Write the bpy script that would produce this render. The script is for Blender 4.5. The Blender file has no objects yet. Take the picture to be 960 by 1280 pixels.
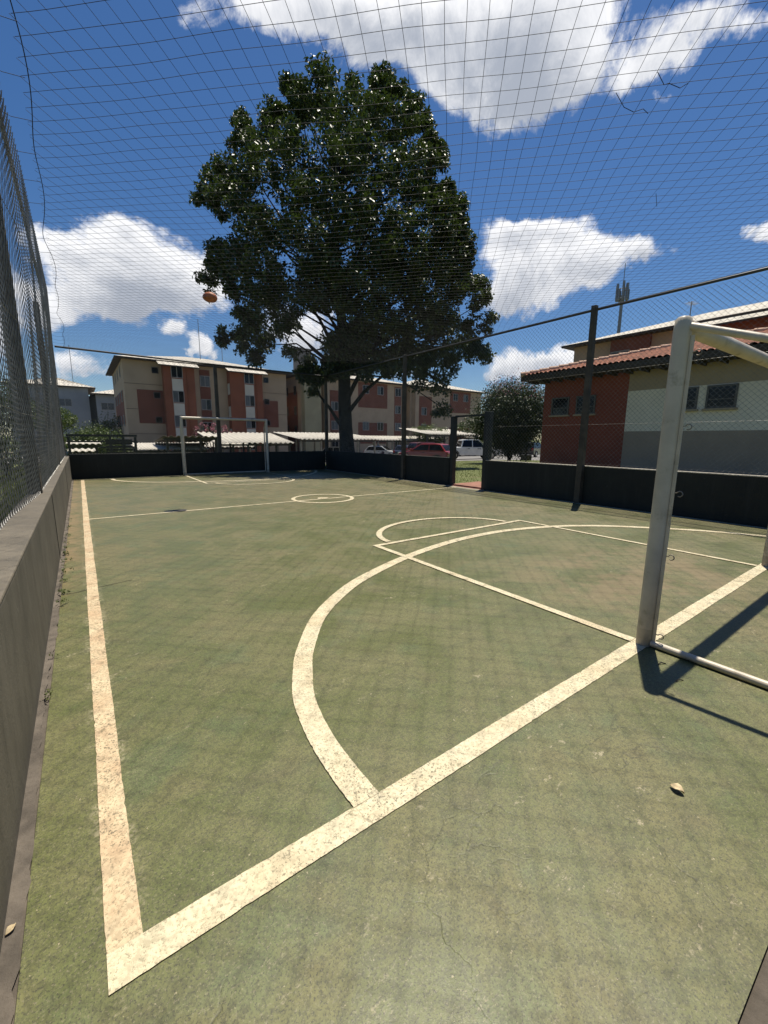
import bpy, math, random
import numpy as np
from mathutils import Vector, Matrix

random.seed(7)
rng = np.random.default_rng(7)
S = bpy.context.scene
COL = S.collection
R = math.radians

# ------------------------------------------------------------------ camera (solved from the court lines)
CAM = np.array([0.0726, -1.0235, 1.340])
YAW, PITCH, ROLL, FPX = 0.6289, -0.1756, 0.0072, 517.64


def basis():
    cy, sy, cp, sp = math.cos(YAW), math.sin(YAW), math.cos(PITCH), math.sin(PITCH)
    f = np.array([sy * cp, cy * cp, sp])
    r0 = np.array([cy, -sy, 0.0])
    u0 = np.cross(r0, f)
    c, s = math.cos(ROLL), math.sin(ROLL)
    return c * r0 + s * u0, -s * r0 + c * u0, f


CR, CU, CF = basis()


def ray(px, py):
    return CF + (px - 480) / FPX * CR + (640 - py) / FPX * CU


def atY(px, py, Y):
    d = ray(px, py)
    return CAM + d * (Y - CAM[1]) / d[1]


def atX(px, py, X):
    d = ray(px, py)
    return CAM + d * (X - CAM[0]) / d[0]


def atD(px, py, D):
    return CAM + ray(px, py) * D


def direction(px, py):
    d = ray(px, py)
    return d / np.linalg.norm(d)


cam = bpy.data.cameras.new("camera")
co = bpy.data.objects.new("camera", cam)
COL.objects.link(co)
cam.sensor_fit = 'HORIZONTAL'
cam.sensor_width = 36
cam.lens = 36 * FPX / 960
cam.clip_start = 0.03
cam.clip_end = 4000
M = Matrix(((CR[0], CU[0], -CF[0], CAM[0]), (CR[1], CU[1], -CF[1], CAM[1]), (CR[2], CU[2], -CF[2], CAM[2]), (0, 0, 0, 1)))
co.matrix_world = M
S.camera = co

# ------------------------------------------------------------------ node helpers


class NT:
    def __init__(self, tree):
        self.t = tree

    def n(self, kind, ins=None, **props):
        nd = self.t.nodes.new('ShaderNode' + kind)
        for k, v in props.items():
            setattr(nd, k, v)
        for k, v in (ins or {}).items():
            sk = nd.inputs[k]
            if isinstance(v, bpy.types.NodeSocket):
                self.t.links.new(v, sk)
            else:
                if sk.type == 'RGBA' and len(v) == 3:
                    v = (*v, 1)
                sk.default_value = v
        return nd

    def math(self, op, a, b=0.0, c=None, clamp=False):
        ins = {0: a, 1: b}
        if c is not None:
            ins[2] = c
        return self.n('Math', ins, operation=op, use_clamp=clamp).outputs[0]

    def vmath(self, op, a, b=None):
        nd = self.n('VectorMath', {0: a} if b is None else {0: a, 1: b}, operation=op)
        return nd.outputs['Value'] if op in ('DOT_PRODUCT', 'LENGTH', 'DISTANCE') else nd.outputs['Vector']

    def ramp(self, v, lo, hi, a=0.0, b=1.0, smooth=True):
        nd = self.n('MapRange', {'Value': v, 'From Min': lo, 'From Max': hi, 'To Min': a, 'To Max': b}, clamp=True)
        if smooth:
            nd.interpolation_type = 'SMOOTHSTEP'
        return nd.outputs[0]

    def mix(self, f, a, b, blend='MIX'):
        nd = self.n('Mix', data_type='RGBA', blend_type=blend)
        for i, v in ((0, f), (6, a), (7, b)):
            if isinstance(v, bpy.types.NodeSocket):
                self.t.links.new(v, nd.inputs[i])
            else:
                nd.inputs[i].default_value = v if i == 0 else ((*v, 1) if len(v) == 3 else v)
        return nd.outputs[2]

    def noise(self, vec, scale, detail=4, rough=0.55, dist=0.0):
        return self.n('TexNoise', {'Vector': vec, 'Scale': scale, 'Detail': detail, 'Roughness': rough, 'Distortion': dist}).outputs['Fac']


def material(name):
    m = bpy.data.materials.new(name)
    m.use_nodes = True
    m.node_tree.nodes.clear()
    q = NT(m.node_tree)
    out = q.n('OutputMaterial')
    b = q.n('BsdfPrincipled')
    q.t.links.new(b.outputs[0], out.inputs[0])
    pos = q.n('NewGeometry').outputs['Position']
    return m, q, b, pos


def plug(q, b, **k):
    for key, v in k.items():
        key = key.replace('_', ' ')
        sk = b.inputs[key]
        if isinstance(v, bpy.types.NodeSocket):
            q.t.links.new(v, sk)
        else:
            sk.default_value = (*v, 1) if (sk.type == 'RGBA' and len(v) == 3) else v


def mul(c, f):
    return tuple(max(0, min(1, x * f)) for x in c)


def simple(name, col, rough=0.6, var=0.2, scale=3.0, bump=0.0, bscale=40.0, metallic=0.0, stain=None, stain_at=(0.55, 0.75), stain_scale=1.2, spec=0.5):
    m, q, b, pos = material(name)
    n1 = q.noise(pos, scale, 6, 0.6)
    c = q.mix(q.ramp(n1, 0.3, 0.7), mul(col, 1 - var), mul(col, 1 + var))
    if stain is not None:
        s = q.ramp(q.noise(pos, stain_scale, 8, 0.7), *stain_at)
        c = q.mix(s, c, stain)
    plug(q, b, Base_Color=c, Roughness=rough, Metallic=metallic)
    b.inputs['Specular IOR Level'].default_value = spec
    if bump:
        bm = q.n('Bump', {'Height': q.noise(pos, bscale, 6, 0.7), 'Strength': bump, 'Distance': 0.01})
        q.t.links.new(bm.outputs[0], b.inputs['Normal'])
    return m


def glass_mat(name, col, rough=0.08):
    m, q, b, pos = material(name)
    plug(q, b, Base_Color=q.mix(q.noise(pos, 2.0, 3), mul(col, .6), mul(col, 1.4)), Roughness=rough)
    b.inputs['Specular IOR Level'].default_value = 0.3
    return m


# ------------------------------------------------------------------ mesh helpers
class MB:
    def __init__(self):
        self.v, self.f, self.mi = [], [], []
        self.cur = 0

    def add(self, vs, fs):
        o = len(self.v)
        self.v += [tuple(map(float, p)) for p in vs]
        self.f += [tuple(i + o for i in f) for f in fs]
        self.mi += [self.cur] * len(fs)
        return self

    def box(self, x0, x1, y0, y1, z0, z1):
        vs = [(x, y, z) for z in (z0, z1) for y in (y0, y1) for x in (x0, x1)]
        return self.add(vs, [(0, 2, 3, 1), (4, 5, 7, 6), (0, 1, 5, 4), (2, 6, 7, 3), (0, 4, 6, 2), (1, 3, 7, 5)])

    def obox(self, O, U, N, u0, u1, n0, n1, z0, z1):
        """box in a facade frame: U along the facade, N outward"""
        vs = []
        for z in (z0, z1):
            for n in (n0, n1):
                for u in (u0, u1):
                    vs.append((O[0] + U[0] * u + N[0] * n, O[1] + U[1] * u + N[1] * n, O[2] + z))
        fs = [(0, 2, 3, 1), (4, 5, 7, 6), (0, 1, 5, 4), (2, 6, 7, 3), (0, 4, 6, 2), (1, 3, 7, 5)]
        if (U[0] * N[1] - U[1] * N[0]) < 0:
            fs = [f[::-1] for f in fs]
        return self.add(vs, fs)

    def tube(self, pts, r, n=8, cap=True):
        pts = [np.array(p, float) for p in pts]
        rr = r if hasattr(r, '__len__') else [r] * len(pts)
        o = len(self.v)
        prev = None
        rings = []
        for i, p in enumerate(pts):
            d = (pts[min(i + 1, len(pts) - 1)] - pts[max(i - 1, 0)])
            d = d / (np.linalg.norm(d) + 1e-12)
            a = prev if prev is not None else (np.array([0, 0, 1.0]) if abs(d[2]) < .9 else np.array([1.0, 0, 0]))
            a = a - d * (a @ d)
            a /= np.linalg.norm(a) + 1e-12
            prev = a
            b = np.cross(d, a)
            rings.append([p + rr[i] * (a * math.cos(2 * math.pi * k / n) + b * math.sin(2 * math.pi * k / n)) for k in range(n)])
        vs = [x for rg in rings for x in rg]
        fs = []
        for i in range(len(pts) - 1):
            for k in range(n):
                k2 = (k + 1) % n
                fs.append((i * n + k, i * n + k2, (i + 1) * n + k2, (i + 1) * n + k))
        if cap:
            m_ = len(vs)
            vs = vs + rings[0] + rings[-1]
            fs.append(tuple(m_ + k for k in range(n))[::-1])
            fs.append(tuple(m_ + n + k for k in range(n)))
        return self.add(vs, fs)

    def poly(self, pts):
        return self.add(pts, [tuple(range(len(pts)))])

    def prism(self, prof, axis_pts):
        """extrude closed profile (list of 3d pts) by vector"""
        n = len(prof)
        ex = np.array(axis_pts, float)
        vs = [np.array(p, float) for p in prof] + [np.array(p, float) + ex for p in prof]
        fs = [tuple(range(n))[::-1], tuple(range(n, 2 * n))] + [(i, (i + 1) % n, n + (i + 1) % n, n + i) for i in range(n)]
        return self.add(vs, fs)

    def build(self, name, mat, parent=None, smooth=False, bevel=0.0, fix=True, local=False):
        me = bpy.data.meshes.new(name)
        off = np.zeros(3)
        if parent is not None and not local:
            p = parent
            while p is not None:
                off += np.array(p.location)
                p = p.parent
        v = np.array(self.v, float) - off
        me.from_pydata([tuple(x) for x in v], [], self.f)
        for m in (mat if isinstance(mat, (list, tuple)) else [mat]):
            me.materials.append(m)
        if isinstance(mat, (list, tuple)):
            me.polygons.foreach_set('material_index', self.mi)
        if smooth:
            me.polygons.foreach_set('use_smooth', [len(f) <= 4 for f in self.f])
        me.update()
        o = bpy.data.objects.new(name, me)
        COL.objects.link(o)
        if parent is not None:
            o.parent = parent
        if fix:
            import bmesh
            bm = bmesh.new()
            bm.from_mesh(me)
            bmesh.ops.recalc_face_normals(bm, faces=bm.faces)
            bm.to_mesh(me)
            bm.free()
        if bevel:
            md = o.modifiers.new('bevel', 'BEVEL')
            md.width = bevel
            md.segments = 2
            md.limit_method = 'ANGLE'
        return o


def np_mesh(name, verts, quads, mat, parent=None, tri=False, mats_idx=None):
    """fast mesh of equal-size faces"""
    k = 3 if tri else 4
    off = np.zeros(3)
    p = parent
    while p is not None:
        off += np.array(p.location)
        p = p.parent
    verts = (np.asarray(verts, float) - off).astype(np.float32)
    quads = np.asarray(quads, np.int32)
    me = bpy.data.meshes.new(name)
    me.vertices.add(len(verts))
    me.vertices.foreach_set('co', verts.ravel())
    me.loops.add(quads.size)
    me.loops.foreach_set('vertex_index', quads.ravel())
    me.polygons.add(len(quads))
    me.polygons.foreach_set('loop_start', np.arange(len(quads), dtype=np.int32) * k)
    me.polygons.foreach_set('loop_total', np.full(len(quads), k, np.int32))
    for m in (mat if isinstance(mat, (list, tuple)) else [mat]):
        me.materials.append(m)
    if mats_idx is not None:
        me.polygons.foreach_set('material_index', np.asarray(mats_idx, np.int32))
    me.update(calc_edges=True)
    me.validate()
    o = bpy.data.objects.new(name, me)
    COL.objects.link(o)
    if parent is not None:
        o.parent = parent
    return o


def tag(o, label=None, cat=None, group=None, kind=None):
    if label:
        o['label'] = label
    if cat:
        o['category'] = cat
    if group:
        o['group'] = group
    if kind:
        o['kind'] = kind
    return o


def thing(name, label, cat, loc=(0, 0, 0), group=None):
    o = bpy.data.objects.new(name, None)
    o.empty_display_size = 0.2
    COL.objects.link(o)
    o.location = tuple(map(float, loc))
    return tag(o, label, cat, group)


def struct(o):
    o['kind'] = 'structure'
    return o


def copy_tree(o, parent=None):
    c = o.copy()
    COL.objects.link(c)
    if parent is not None:
        c.parent = parent
    for ch in list(o.children):
        copy_tree(ch, c)
    return c


# ------------------------------------------------------------------ materials
def court_mat():
    m, q, b, pos = material('court_paint')
    big = q.noise(pos, 0.35, 5, 0.6)
    med = q.noise(pos, 1.7, 8, 0.68, 0.6)
    fine = q.noise(pos, 48, 7, 0.78)
    grit = q.noise(pos, 150, 4, 0.8)
    wave = q.noise(q.vmath('MULTIPLY', pos, (2.6, 7.5, 1)), 1.0, 6, 0.6, 1.0)
    c = q.mix(q.ramp(med, 0.38, 0.62), (0.116, 0.130, 0.038), (0.158, 0.153, 0.056))
    sepx = q.n('SeparateXYZ', {0: pos})
    xr = q.ramp(sepx.outputs[0], 1.0, 8.0, 0.0, 0.16)
    yr = q.ramp(sepx.outputs[1], 0.0, 9.0, 0.0, 0.22)
    wear = q.math('ADD', q.math('ADD', xr, yr), q.math('ADD', big, q.math('MULTIPLY', q.math('SUBTRACT', med, .5), .7)))
    c = q.mix(q.ramp(wear, 0.50, 0.92, 0, 0.60), c, (0.212, 0.165, 0.078))
    c = q.mix(q.ramp(wave, 0.50, 0.66, 0, .40), c, (0.076, 0.083, 0.032))
    blotch = q.noise(pos, 5.5, 7, 0.7, 0.5)
    c = q.mix(q.ramp(blotch, 0.51, 0.65, 0, .30), c, (0.112, 0.088, 0.040))
    moss = q.noise(q.vmath('ADD', pos, (7.3, 2.1, 0)), 2.2, 6, 0.65)
    c = q.mix(q.ramp(moss, 0.52, 0.68, 0, .45), c, (0.096, 0.142, 0.058))
    c = q.mix(q.ramp(fine, 0.40, 0.56, 0.62, 0.0), c, (0.056, 0.056, 0.024))
    pits = q.ramp(grit, 0.53, 0.59, 0, .85)
    c = q.mix(pits, c, (0.036, 0.034, 0.020))
    lite = q.ramp(q.noise(q.vmath('ADD', pos, (3.1, 9.7, 0)), 130, 3, 0.7), 0.57, 0.63, 0, .6)
    c = q.mix(lite, c, (0.22, 0.20, 0.12))
    # pale scrapes where the paint has chipped
    sc = q.noise(q.vmath('MULTIPLY', pos, (3.0, 7.0, 1)), 2.2, 10, 0.78, 0.3)
    scm = q.math('MULTIPLY', q.ramp(sc, 0.57, 0.63), q.ramp(q.noise(pos, 0.9, 3), 0.47, 0.60))
    scm = q.math('MULTIPLY', scm, q.ramp(q.noise(pos, 45, 3, .7), .46, .56))
    c = q.mix(q.math('MULTIPLY', scm, .75), c, (0.36, 0.31, 0.20))
    spk = q.ramp(q.noise(pos, 42, 4, 0.7), 0.665, 0.70)
    c = q.mix(q.math('MULTIPLY', spk, 0.85), c, (0.40, 0.34, 0.22))
    # worn goal mouth, dust along the left wall, pale scuffs beside the side line
    dm = q.vmath('DISTANCE', q.vmath('MULTIPLY', pos, (.62, 1, 1)), (2.85, .75, 0))
    gm = q.math('MULTIPLY', q.ramp(dm, .35, 1.25, 1, 0), q.ramp(q.noise(pos, 2.4, 7, .7), .42, .60))
    c = q.mix(q.math('MULTIPLY', gm, .75), c, (0.20, 0.148, 0.078))
    du = q.math('MULTIPLY', q.ramp(sepx.outputs[0], -.15, .08, 1, 0), q.ramp(sepx.outputs[1], 2.2, 5.0))
    du = q.math('MULTIPLY', du, q.ramp(q.noise(pos, 4.5, 7, .7), .38, .56))
    c = q.mix(q.math('MULTIPLY', du, .8), c, (0.235, 0.165, 0.085))
    ax = q.math('ABSOLUTE', q.math('SUBTRACT', sepx.outputs[0], .041))
    sf = q.math('MULTIPLY', q.ramp(ax, .04, .085, 1, 0), q.ramp(q.noise(pos, 3.0, 5, .7), .48, .60))
    sf = q.math('MULTIPLY', sf, q.ramp(q.noise(pos, 60, 5, .75), .46, .55))
    sf = q.math('MULTIPLY', sf, q.ramp(sepx.outputs[1], -.02, .06))
    c = q.mix(q.math('MULTIPLY', sf, .8), c, (0.36, 0.31, 0.20))
    # cracks
    warp = q.vmath('ADD', pos, q.vmath('MULTIPLY', q.n('TexNoise', {'Vector': pos, 'Scale': 3.0, 'Detail': 6.0}).outputs['Color'], (0.5, 0.5, 0)))
    vo = q.n('TexVoronoi', {'Vector': warp, 'Scale': 1.6}, feature='DISTANCE_TO_EDGE').outputs['Distance']
    vo2 = q.n('TexVoronoi', {'Vector': warp, 'Scale': 5.0}, feature='DISTANCE_TO_EDGE').outputs['Distance']
    cr = q.math('MULTIPLY', q.ramp(vo, 0.0, 0.0055, 1, 0), q.ramp(q.noise(pos, 0.8, 4), 0.52, 0.60))
    cr2 = q.math('MULTIPLY', q.ramp(vo2, 0.0, 0.025, 1, 0), q.ramp(q.noise(pos, 1.3, 4), 0.56, 0.66))
    crk = q.math('MAXIMUM', cr, q.math('MULTIPLY', cr2, 0.7))
    c = q.mix(q.math('MULTIPLY', crk, 0.42), c, (0.022, 0.022, 0.014))
    h = q.math('SUBTRACT', q.math('ADD', q.math('MULTIPLY', grit, 0.6), q.math('MULTIPLY', fine, 0.5)), q.math('MULTIPLY', crk, 0.8))
    bp = q.n('Bump', {'Height': h, 'Strength': 0.38, 'Distance': 0.0022})
    plug(q, b, Base_Color=c, Roughness=q.ramp(med, 0.3, 0.7, 0.42, 0.62), Normal=bp.outputs[0])
    return m


def line_mat(name, col, dirt):
    m, q, b, pos = material(name)
    n1 = q.noise(pos, 3.5, 7, 0.65)
    fine = q.noise(pos, 60, 5, 0.75)
    c = q.mix(q.ramp(n1, 0.4, 0.66), col, dirt)
    c = q.mix(q.ramp(fine, 0.40, 0.56, .5, 0), c, mul(dirt, .65))
    speck = q.ramp(q.noise(pos, 115, 3, 0.70), 0.555, 0.60)
    speck = q.math('MULTIPLY', speck, q.ramp(q.noise(pos, 1.6, 4, .6), .40, .60, .50, 1))
    c = q.mix(q.math('MULTIPLY', speck, .85), c, (0.075, 0.07, 0.04))
    warp = q.vmath('ADD', pos, q.vmath('MULTIPLY', q.n('TexNoise', {'Vector': pos, 'Scale': 8.0, 'Detail': 5.0}).outputs['Color'], (0.2, 0.2, 0)))
    vo = q.n('TexVoronoi', {'Vector': warp, 'Scale': 9.0}, feature='DISTANCE_TO_EDGE').outputs['Distance']
    cr = q.math('MULTIPLY', q.ramp(vo, 0.0, 0.03, 1, 0), q.ramp(q.noise(pos, 2.0, 4), 0.50, 0.62))
    c = q.mix(q.math('MULTIPLY', cr, 0.6), c, (0.10, 0.085, 0.05))
    worn = q.ramp(q.noise(pos, 7.0, 9, 0.8), 0.575, 0.62)
    c = q.mix(q.math('MULTIPLY', worn, .6), c, (0.14, 0.13, 0.07))
    bp = q.n('Bump', {'Height': fine, 'Strength': 0.3, 'Distance': 0.002})
    plug(q, b, Base_Color=c, Roughness=0.6, Normal=bp.outputs[0])
    return m


def wall_mat(name, col, streak, rough=0.75):
    m, q, b, pos = material(name)
    n1 = q.noise(pos, 2.0, 7, 0.65)
    st = q.noise(q.vmath('MULTIPLY', pos, (9, 9, 0.7)), 1.0, 6, 0.6)
    fine = q.noise(pos, 70, 5, 0.7)
    c = q.mix(q.ramp(n1, 0.3, 0.7), mul(col, .75), mul(col, 1.25))
    c = q.mix(q.ramp(st, 0.5, 0.75, 0, .6), c, streak)
    chip = q.math('MULTIPLY', q.ramp(q.noise(pos, 11, 9, .78), .60, .645), q.ramp(q.noise(pos, 1.3, 4), .47, .60))
    c = q.mix(q.math('MULTIPLY', chip, .7), c, tuple(min(.3, x * 2.3 + .02) for x in col))
    drip = q.math('MULTIPLY', q.ramp(q.noise(q.vmath('MULTIPLY', pos, (22, 22, .9)), 1.0, 5, .6), .56, .70), .55)
    c = q.mix(drip, c, mul(col, .5))
    bp = q.n('Bump', {'Height': q.math('SUBTRACT', q.math('ADD', q.math('MULTIPLY', n1, .6), q.math('MULTIPLY', fine, .4)), q.math('MULTIPLY', chip, .5)), 'Strength': 0.6, 'Distance': 0.01})
    plug(q, b, Base_Color=c, Roughness=rough, Normal=bp.outputs[0])
    return m


def leaf_mat(name, c1, c2, rough=0.38, trans=0.12):
    m, q, b, pos = material(name)
    rnd = q.n('NewGeometry').outputs['Random Per Island']
    c = q.mix(rnd, c1, c2)
    plug(q, b, Base_Color=c, Roughness=rough)
    b.inputs['Specular IOR Level'].default_value = 0.36
    t = q.n('BsdfTranslucent', {'Color': q.mix(0.5, c, (0.12, 0.2, 0.02))})
    mx = q.n('MixShader', {0: trans, 1: b.outputs[0], 2: t.outputs[0]})
    out = [n for n in q.t.nodes if n.type == 'OUTPUT_MATERIAL'][0]
    q.t.links.new(mx.outputs[0], out.inputs[0])
    return m


def grass_mat(name, c1, c2, bare):
    m, q, b, pos = material(name)
    n1 = q.noise(pos, 0.8, 6, 0.65)
    n2 = q.noise(pos, 14, 6, 0.75)
    c = q.mix(q.ramp(n2, 0.3, 0.7), c1, c2)
    c = q.mix(q.ramp(n1, 0.55, 0.75, 0, .7), c, bare)
    bp = q.n('Bump', {'Height': n2, 'Strength': 0.8, 'Distance': 0.04})
    plug(q, b, Base_Color=c, Roughness=0.85, Normal=bp.outputs[0])
    return m


def rooftile_mat(name, col, axis, pitch=0.5):
    m, q, b, pos = material(name)
    w = q.n('TexWave', {'Vector': pos, 'Scale': 1.0 / pitch * 0.31, 'Distortion': 0.4, 'Detail': 2.0}, bands_direction=axis).outputs['Fac']
    n1 = q.noise(pos, 1.5, 7, 0.7)
    c = q.mix(q.ramp(n1, 0.35, 0.7), mul(col, .72), mul(col, 1.15))
    c = q.mix(q.ramp(q.noise(pos, 6, 5, .7), 0.55, 0.75, 0, .5), c, mul(col, .45))
    bp = q.n('Bump', {'Height': w, 'Strength': 0.8, 'Distance': 0.08})
    plug(q, b, Base_Color=c, Roughness=0.85, Normal=bp.outputs[0])
    return m


MAT = dict(
    court=court_mat(),
    line=line_mat('cream_line_paint', (0.68, 0.60, 0.41), (0.59, 0.49, 0.31)),
    line_dirty=line_mat('dusty_line_paint', (0.65, 0.53, 0.34), (0.54, 0.38, 0.23)),
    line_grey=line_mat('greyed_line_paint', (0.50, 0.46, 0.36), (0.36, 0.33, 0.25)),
    wall_grey=wall_mat('grey_wall_paint', (0.102, 0.091, 0.071), (0.054, 0.046, 0.035)),
    wall_cap=wall_mat('worn_wall_top', (0.135, 0.115, 0.086), (0.07, 0.064, 0.052)),
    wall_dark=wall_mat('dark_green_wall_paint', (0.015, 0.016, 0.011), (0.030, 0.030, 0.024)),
    gutter=simple('gutter_concrete', (0.12, 0.10, 0.08), 0.9, 0.35, 6, 0.8, 50, stain=(0.06, 0.045, 0.03)),
    joint=simple('dark_joint', (0.02, 0.018, 0.014), 0.9),
    wire=simple('galvanised_wire', (0.25, 0.245, 0.235), 0.42, 0.3, 9, metallic=0.55, stain=(0.12, 0.10, 0.08)),
    wire_dark=simple('weathered_wire', (0.24, 0.23, 0.21), 0.5, 0.3, 9, metallic=0.4, stain=(0.07, 0.06, 0.05)),
    net=simple('net_cord', (0.010, 0.012, 0.022), 0.8, 0.2, 5),
    pole=simple('dark_weathered_post', (0.064, 0.052, 0.036), 0.7, 0.35, 4, 0.3, 30, stain=(0.11, 0.105, 0.08)),
    rail=simple('dark_rail_pipe', (0.040, 0.038, 0.034), 0.5, 0.3, 4),
    gatepost=simple('dark_gate_post', (0.016, 0.018, 0.016), 0.6, 0.3, 4),
    goal=simple('white_goal_paint', (0.60, 0.52, 0.405), 0.42, 0.10, 5, 0.12, 30, stain=(0.36, 0.30, 0.20), stain_at=(0.54, 0.70), stain_scale=4),
    goal_low=simple('dirty_goal_paint', (0.46, 0.40, 0.30), 0.5, 0.18, 7, stain=(0.30, 0.21, 0.13), stain_at=(0.55, 0.72), stain_scale=6),
    rust=simple('rusty_hook', (0.22, 0.19, 0.16), 0.5, 0.3, 20, metallic=.4),
    beige=simple('beige_plaster', (0.45, 0.34, 0.23), 0.85, 0.07, 0.7, 0.1, 20),
    cream=simple('cream_plaster', (0.60, 0.56, 0.48), 0.85, 0.06, 0.9),
    red=simple('red_brick_plaster', (0.20, 0.075, 0.048), 0.85, 0.12, 0.8),
    orange=simple('orange_red_plaster', (0.25, 0.085, 0.045), 0.85, 0.12, 0.8),
    olive=simple('olive_beige_plaster', (0.36, 0.32, 0.20), 0.85, 0.08, 0.7),
    greyblue=simple('grey_blue_plaster', (0.30, 0.32, 0.34), 0.85, 0.07, 0.7),
    greydark=simple('dark_grey_plaster', (0.14, 0.14, 0.14), 0.85, 0.1, 0.7),
    club_red=simple('clubhouse_red', (0.25, 0.060, 0.036), 0.8, 0.08, 0.9),
    club_white=simple('clubhouse_white', (0.78, 0.69, 0.57), 0.8, 0.06, 0.9),
    club_taupe=simple('clubhouse_taupe', (0.38, 0.29, 0.20), 0.8, 0.06, 0.9),
    club_grey=simple('clubhouse_grey', (0.34, 0.265, 0.21), 0.8, 0.06, 0.9),
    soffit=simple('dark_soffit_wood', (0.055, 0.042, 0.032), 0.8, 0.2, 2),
    tile_light_x=rooftile_mat('pale_roof_tiles', (0.60, 0.55, 0.47), 'X', 0.5),
    tile_light_y=rooftile_mat('pale_roof_sheets', (0.62, 0.57, 0.48), 'Y', 0.5),
    terracotta=simple('terracotta_tile', (0.36, 0.14, 0.085), 0.8, 0.35, 3.5, stain=(0.17, 0.085, 0.06), stain_at=(0.5, 0.72), stain_scale=2.5),
    ridge=simple('pale_ridge_tile', (0.48, 0.30, 0.21), 0.8, 0.25, 4),
    asbestos=simple('white_corrugated_sheet', (0.54, 0.50, 0.43), 0.8, 0.12, 2.5, stain=(0.36, 0.33, 0.27), stain_at=(0.55, 0.8), stain_scale=1.5),
    asbestos_shade=simple('shaded_corrugated_sheet', (0.16, 0.14, 0.115), 0.85, 0.25, 2.5),  # shade of a roof underside put into the sheet colour
    steel=simple('dark_carport_steel', (0.035, 0.032, 0.030), 0.6, 0.3, 3),
    post_pale=simple('pale_carport_post', (0.30, 0.28, 0.23), 0.7, 0.2, 3),
    frame=simple('window_frame', (0.33, 0.32, 0.30), 0.5, 0.1, 3),
    frame_dark=simple('dark_window_frame', (0.10, 0.09, 0.08), 0.5, 0.1, 3),
    pane=glass_mat('window_glass', (0.010, 0.011, 0.013)),
    pane_pale=glass_mat('curtained_glass', (0.12, 0.13, 0.135), 0.25),
    bark=simple('bark', (0.030, 0.024, 0.017), 0.95, 0.4, 5, 1.0, 18, stain=(0.055, 0.046, 0.034)),
    leaf=leaf_mat('tree_leaf', (0.024, 0.038, 0.014), (0.064, 0.092, 0.030), 0.47, 0.13),
    leaf_light=leaf_mat('light_leaf', (0.065, 0.10, 0.025), (0.12, 0.15, 0.045), 0.5, 0.2),
    leaf_mid=leaf_mat('mid_leaf', (0.04, 0.062, 0.022), (0.075, 0.10, 0.035), 0.4, 0.12),
    leaf_myrtle=leaf_mat('myrtle_leaf', (0.026, 0.042, 0.018), (0.052, 0.070, 0.030), 0.55, 0.1),
    pink=leaf_mat('pink_blossom', (0.33, 0.09, 0.15), (0.46, 0.18, 0.25), 0.7, 0.2),
    weed=leaf_mat('weed_leaf', (0.06, 0.09, 0.022), (0.16, 0.17, 0.055), 0.6, 0.2),
    blade=leaf_mat('grass_blade', (0.12, 0.145, 0.030), (0.20, 0.21, 0.060), 0.6, 0.25),
    grass=grass_mat('lawn', (0.085, 0.105, 0.026), (0.14, 0.155, 0.045), (0.17, 0.125, 0.065)),
    asphalt=simple('asphalt', (0.19, 0.18, 0.17), 0.9, 0.2, 1.5, 0.4, 60),
    paving=simple('red_paving', (0.27, 0.125, 0.085), 0.85, 0.25, 3, 0.4, 40),
    concrete=simple('pale_concrete', (0.40, 0.36, 0.29), 0.9, 0.2, 3, 0.4, 40, stain=(0.22, 0.19, 0.14)),
    tyre=simple('tyre_rubber', (0.015, 0.015, 0.015), 0.8, 0.2, 8),
    rim=simple('wheel_rim', (0.45, 0.45, 0.45), 0.3, 0.1, 8, metallic=.8),
    trim=simple('black_plastic_trim', (0.02, 0.02, 0.02), 0.5, 0.2, 8),
    lamp_red=simple('red_lamp_lens', (0.30, 0.01, 0.01), 0.2, 0.1, 8),
    lamp_clear=simple('clear_lamp_lens', (0.60, 0.60, 0.58), 0.15, 0.1, 8),
    ball=simple('faded_orange_leather', (0.42, 0.13, 0.05), 0.55, 0.25, 14, stain=(0.16, 0.05, 0.025), stain_scale=9),
    dryleaf=simple('dry_leaf', (0.48, 0.38, 0.23), 0.7, 0.3, 40, stain=(0.22, 0.15, 0.08), stain_scale=30),
    metal_grey=simple('galvanised_mast', (0.20, 0.21, 0.22), 0.5, 0.2, 2, metallic=.3),
)


def paint(name, col):
    m, q, b, pos = material(name)
    c = q.mix(q.ramp(q.noise(pos, 2.5, 6), .3, .7), mul(col, .9), mul(col, 1.08))
    plug(q, b, Base_Color=c, Roughness=0.28)
    b.inputs['Coat Weight'].default_value = 0.6
    b.inputs['Coat Roughness'].default_value = 0.06
    return m


# ------------------------------------------------------------------ terrain
DV = np.array([math.sin(YAW), math.cos(YAW)])
LV = np.array([math.cos(YAW), -math.sin(YAW)])


def zt_DL(D, L):
    z = -0.03 - min(max((D - 20) * .022, 0), .9)
    z -= min(max((10 - L) / 20 * .6, 0), .6) * min(max((D - 20) / 10, 0), 1)
    return z


def zt(x, y):
    return zt_DL(x * DV[0] + y * DV[1], x * LV[0] + y * LV[1])


Ds = [-400, -60, -20, 0, 5, 10, 15, 20, 22.5, 25, 27.5, 30, 33, 36, 40, 46, 52, 58, 61, 70, 90, 140, 300, 900, 2500]
Ls = [-2500, -600, -150, -60, -30, -20, -15, -10, -5, 0, 5, 10, 15, 20, 30, 45, 60, 100, 200, 600, 2500]


def terrain_sheet(name, Ds, Ls, dz, mat):
    vs, fs = [], []
    for D in Ds:
        for L in Ls:
            p = DV * D + LV * L
            vs.append((p[0], p[1], zt_DL(D, L) + dz))
    n = len(Ls)
    for i in range(len(Ds) - 1):
        for j in range(n - 1):
            fs.append((i * n + j, i * n + j + 1, (i + 1) * n + j + 1, (i + 1) * n + j))
    b = MB()
    b.add(vs, fs)
    return struct(b.build(name, mat))


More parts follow.
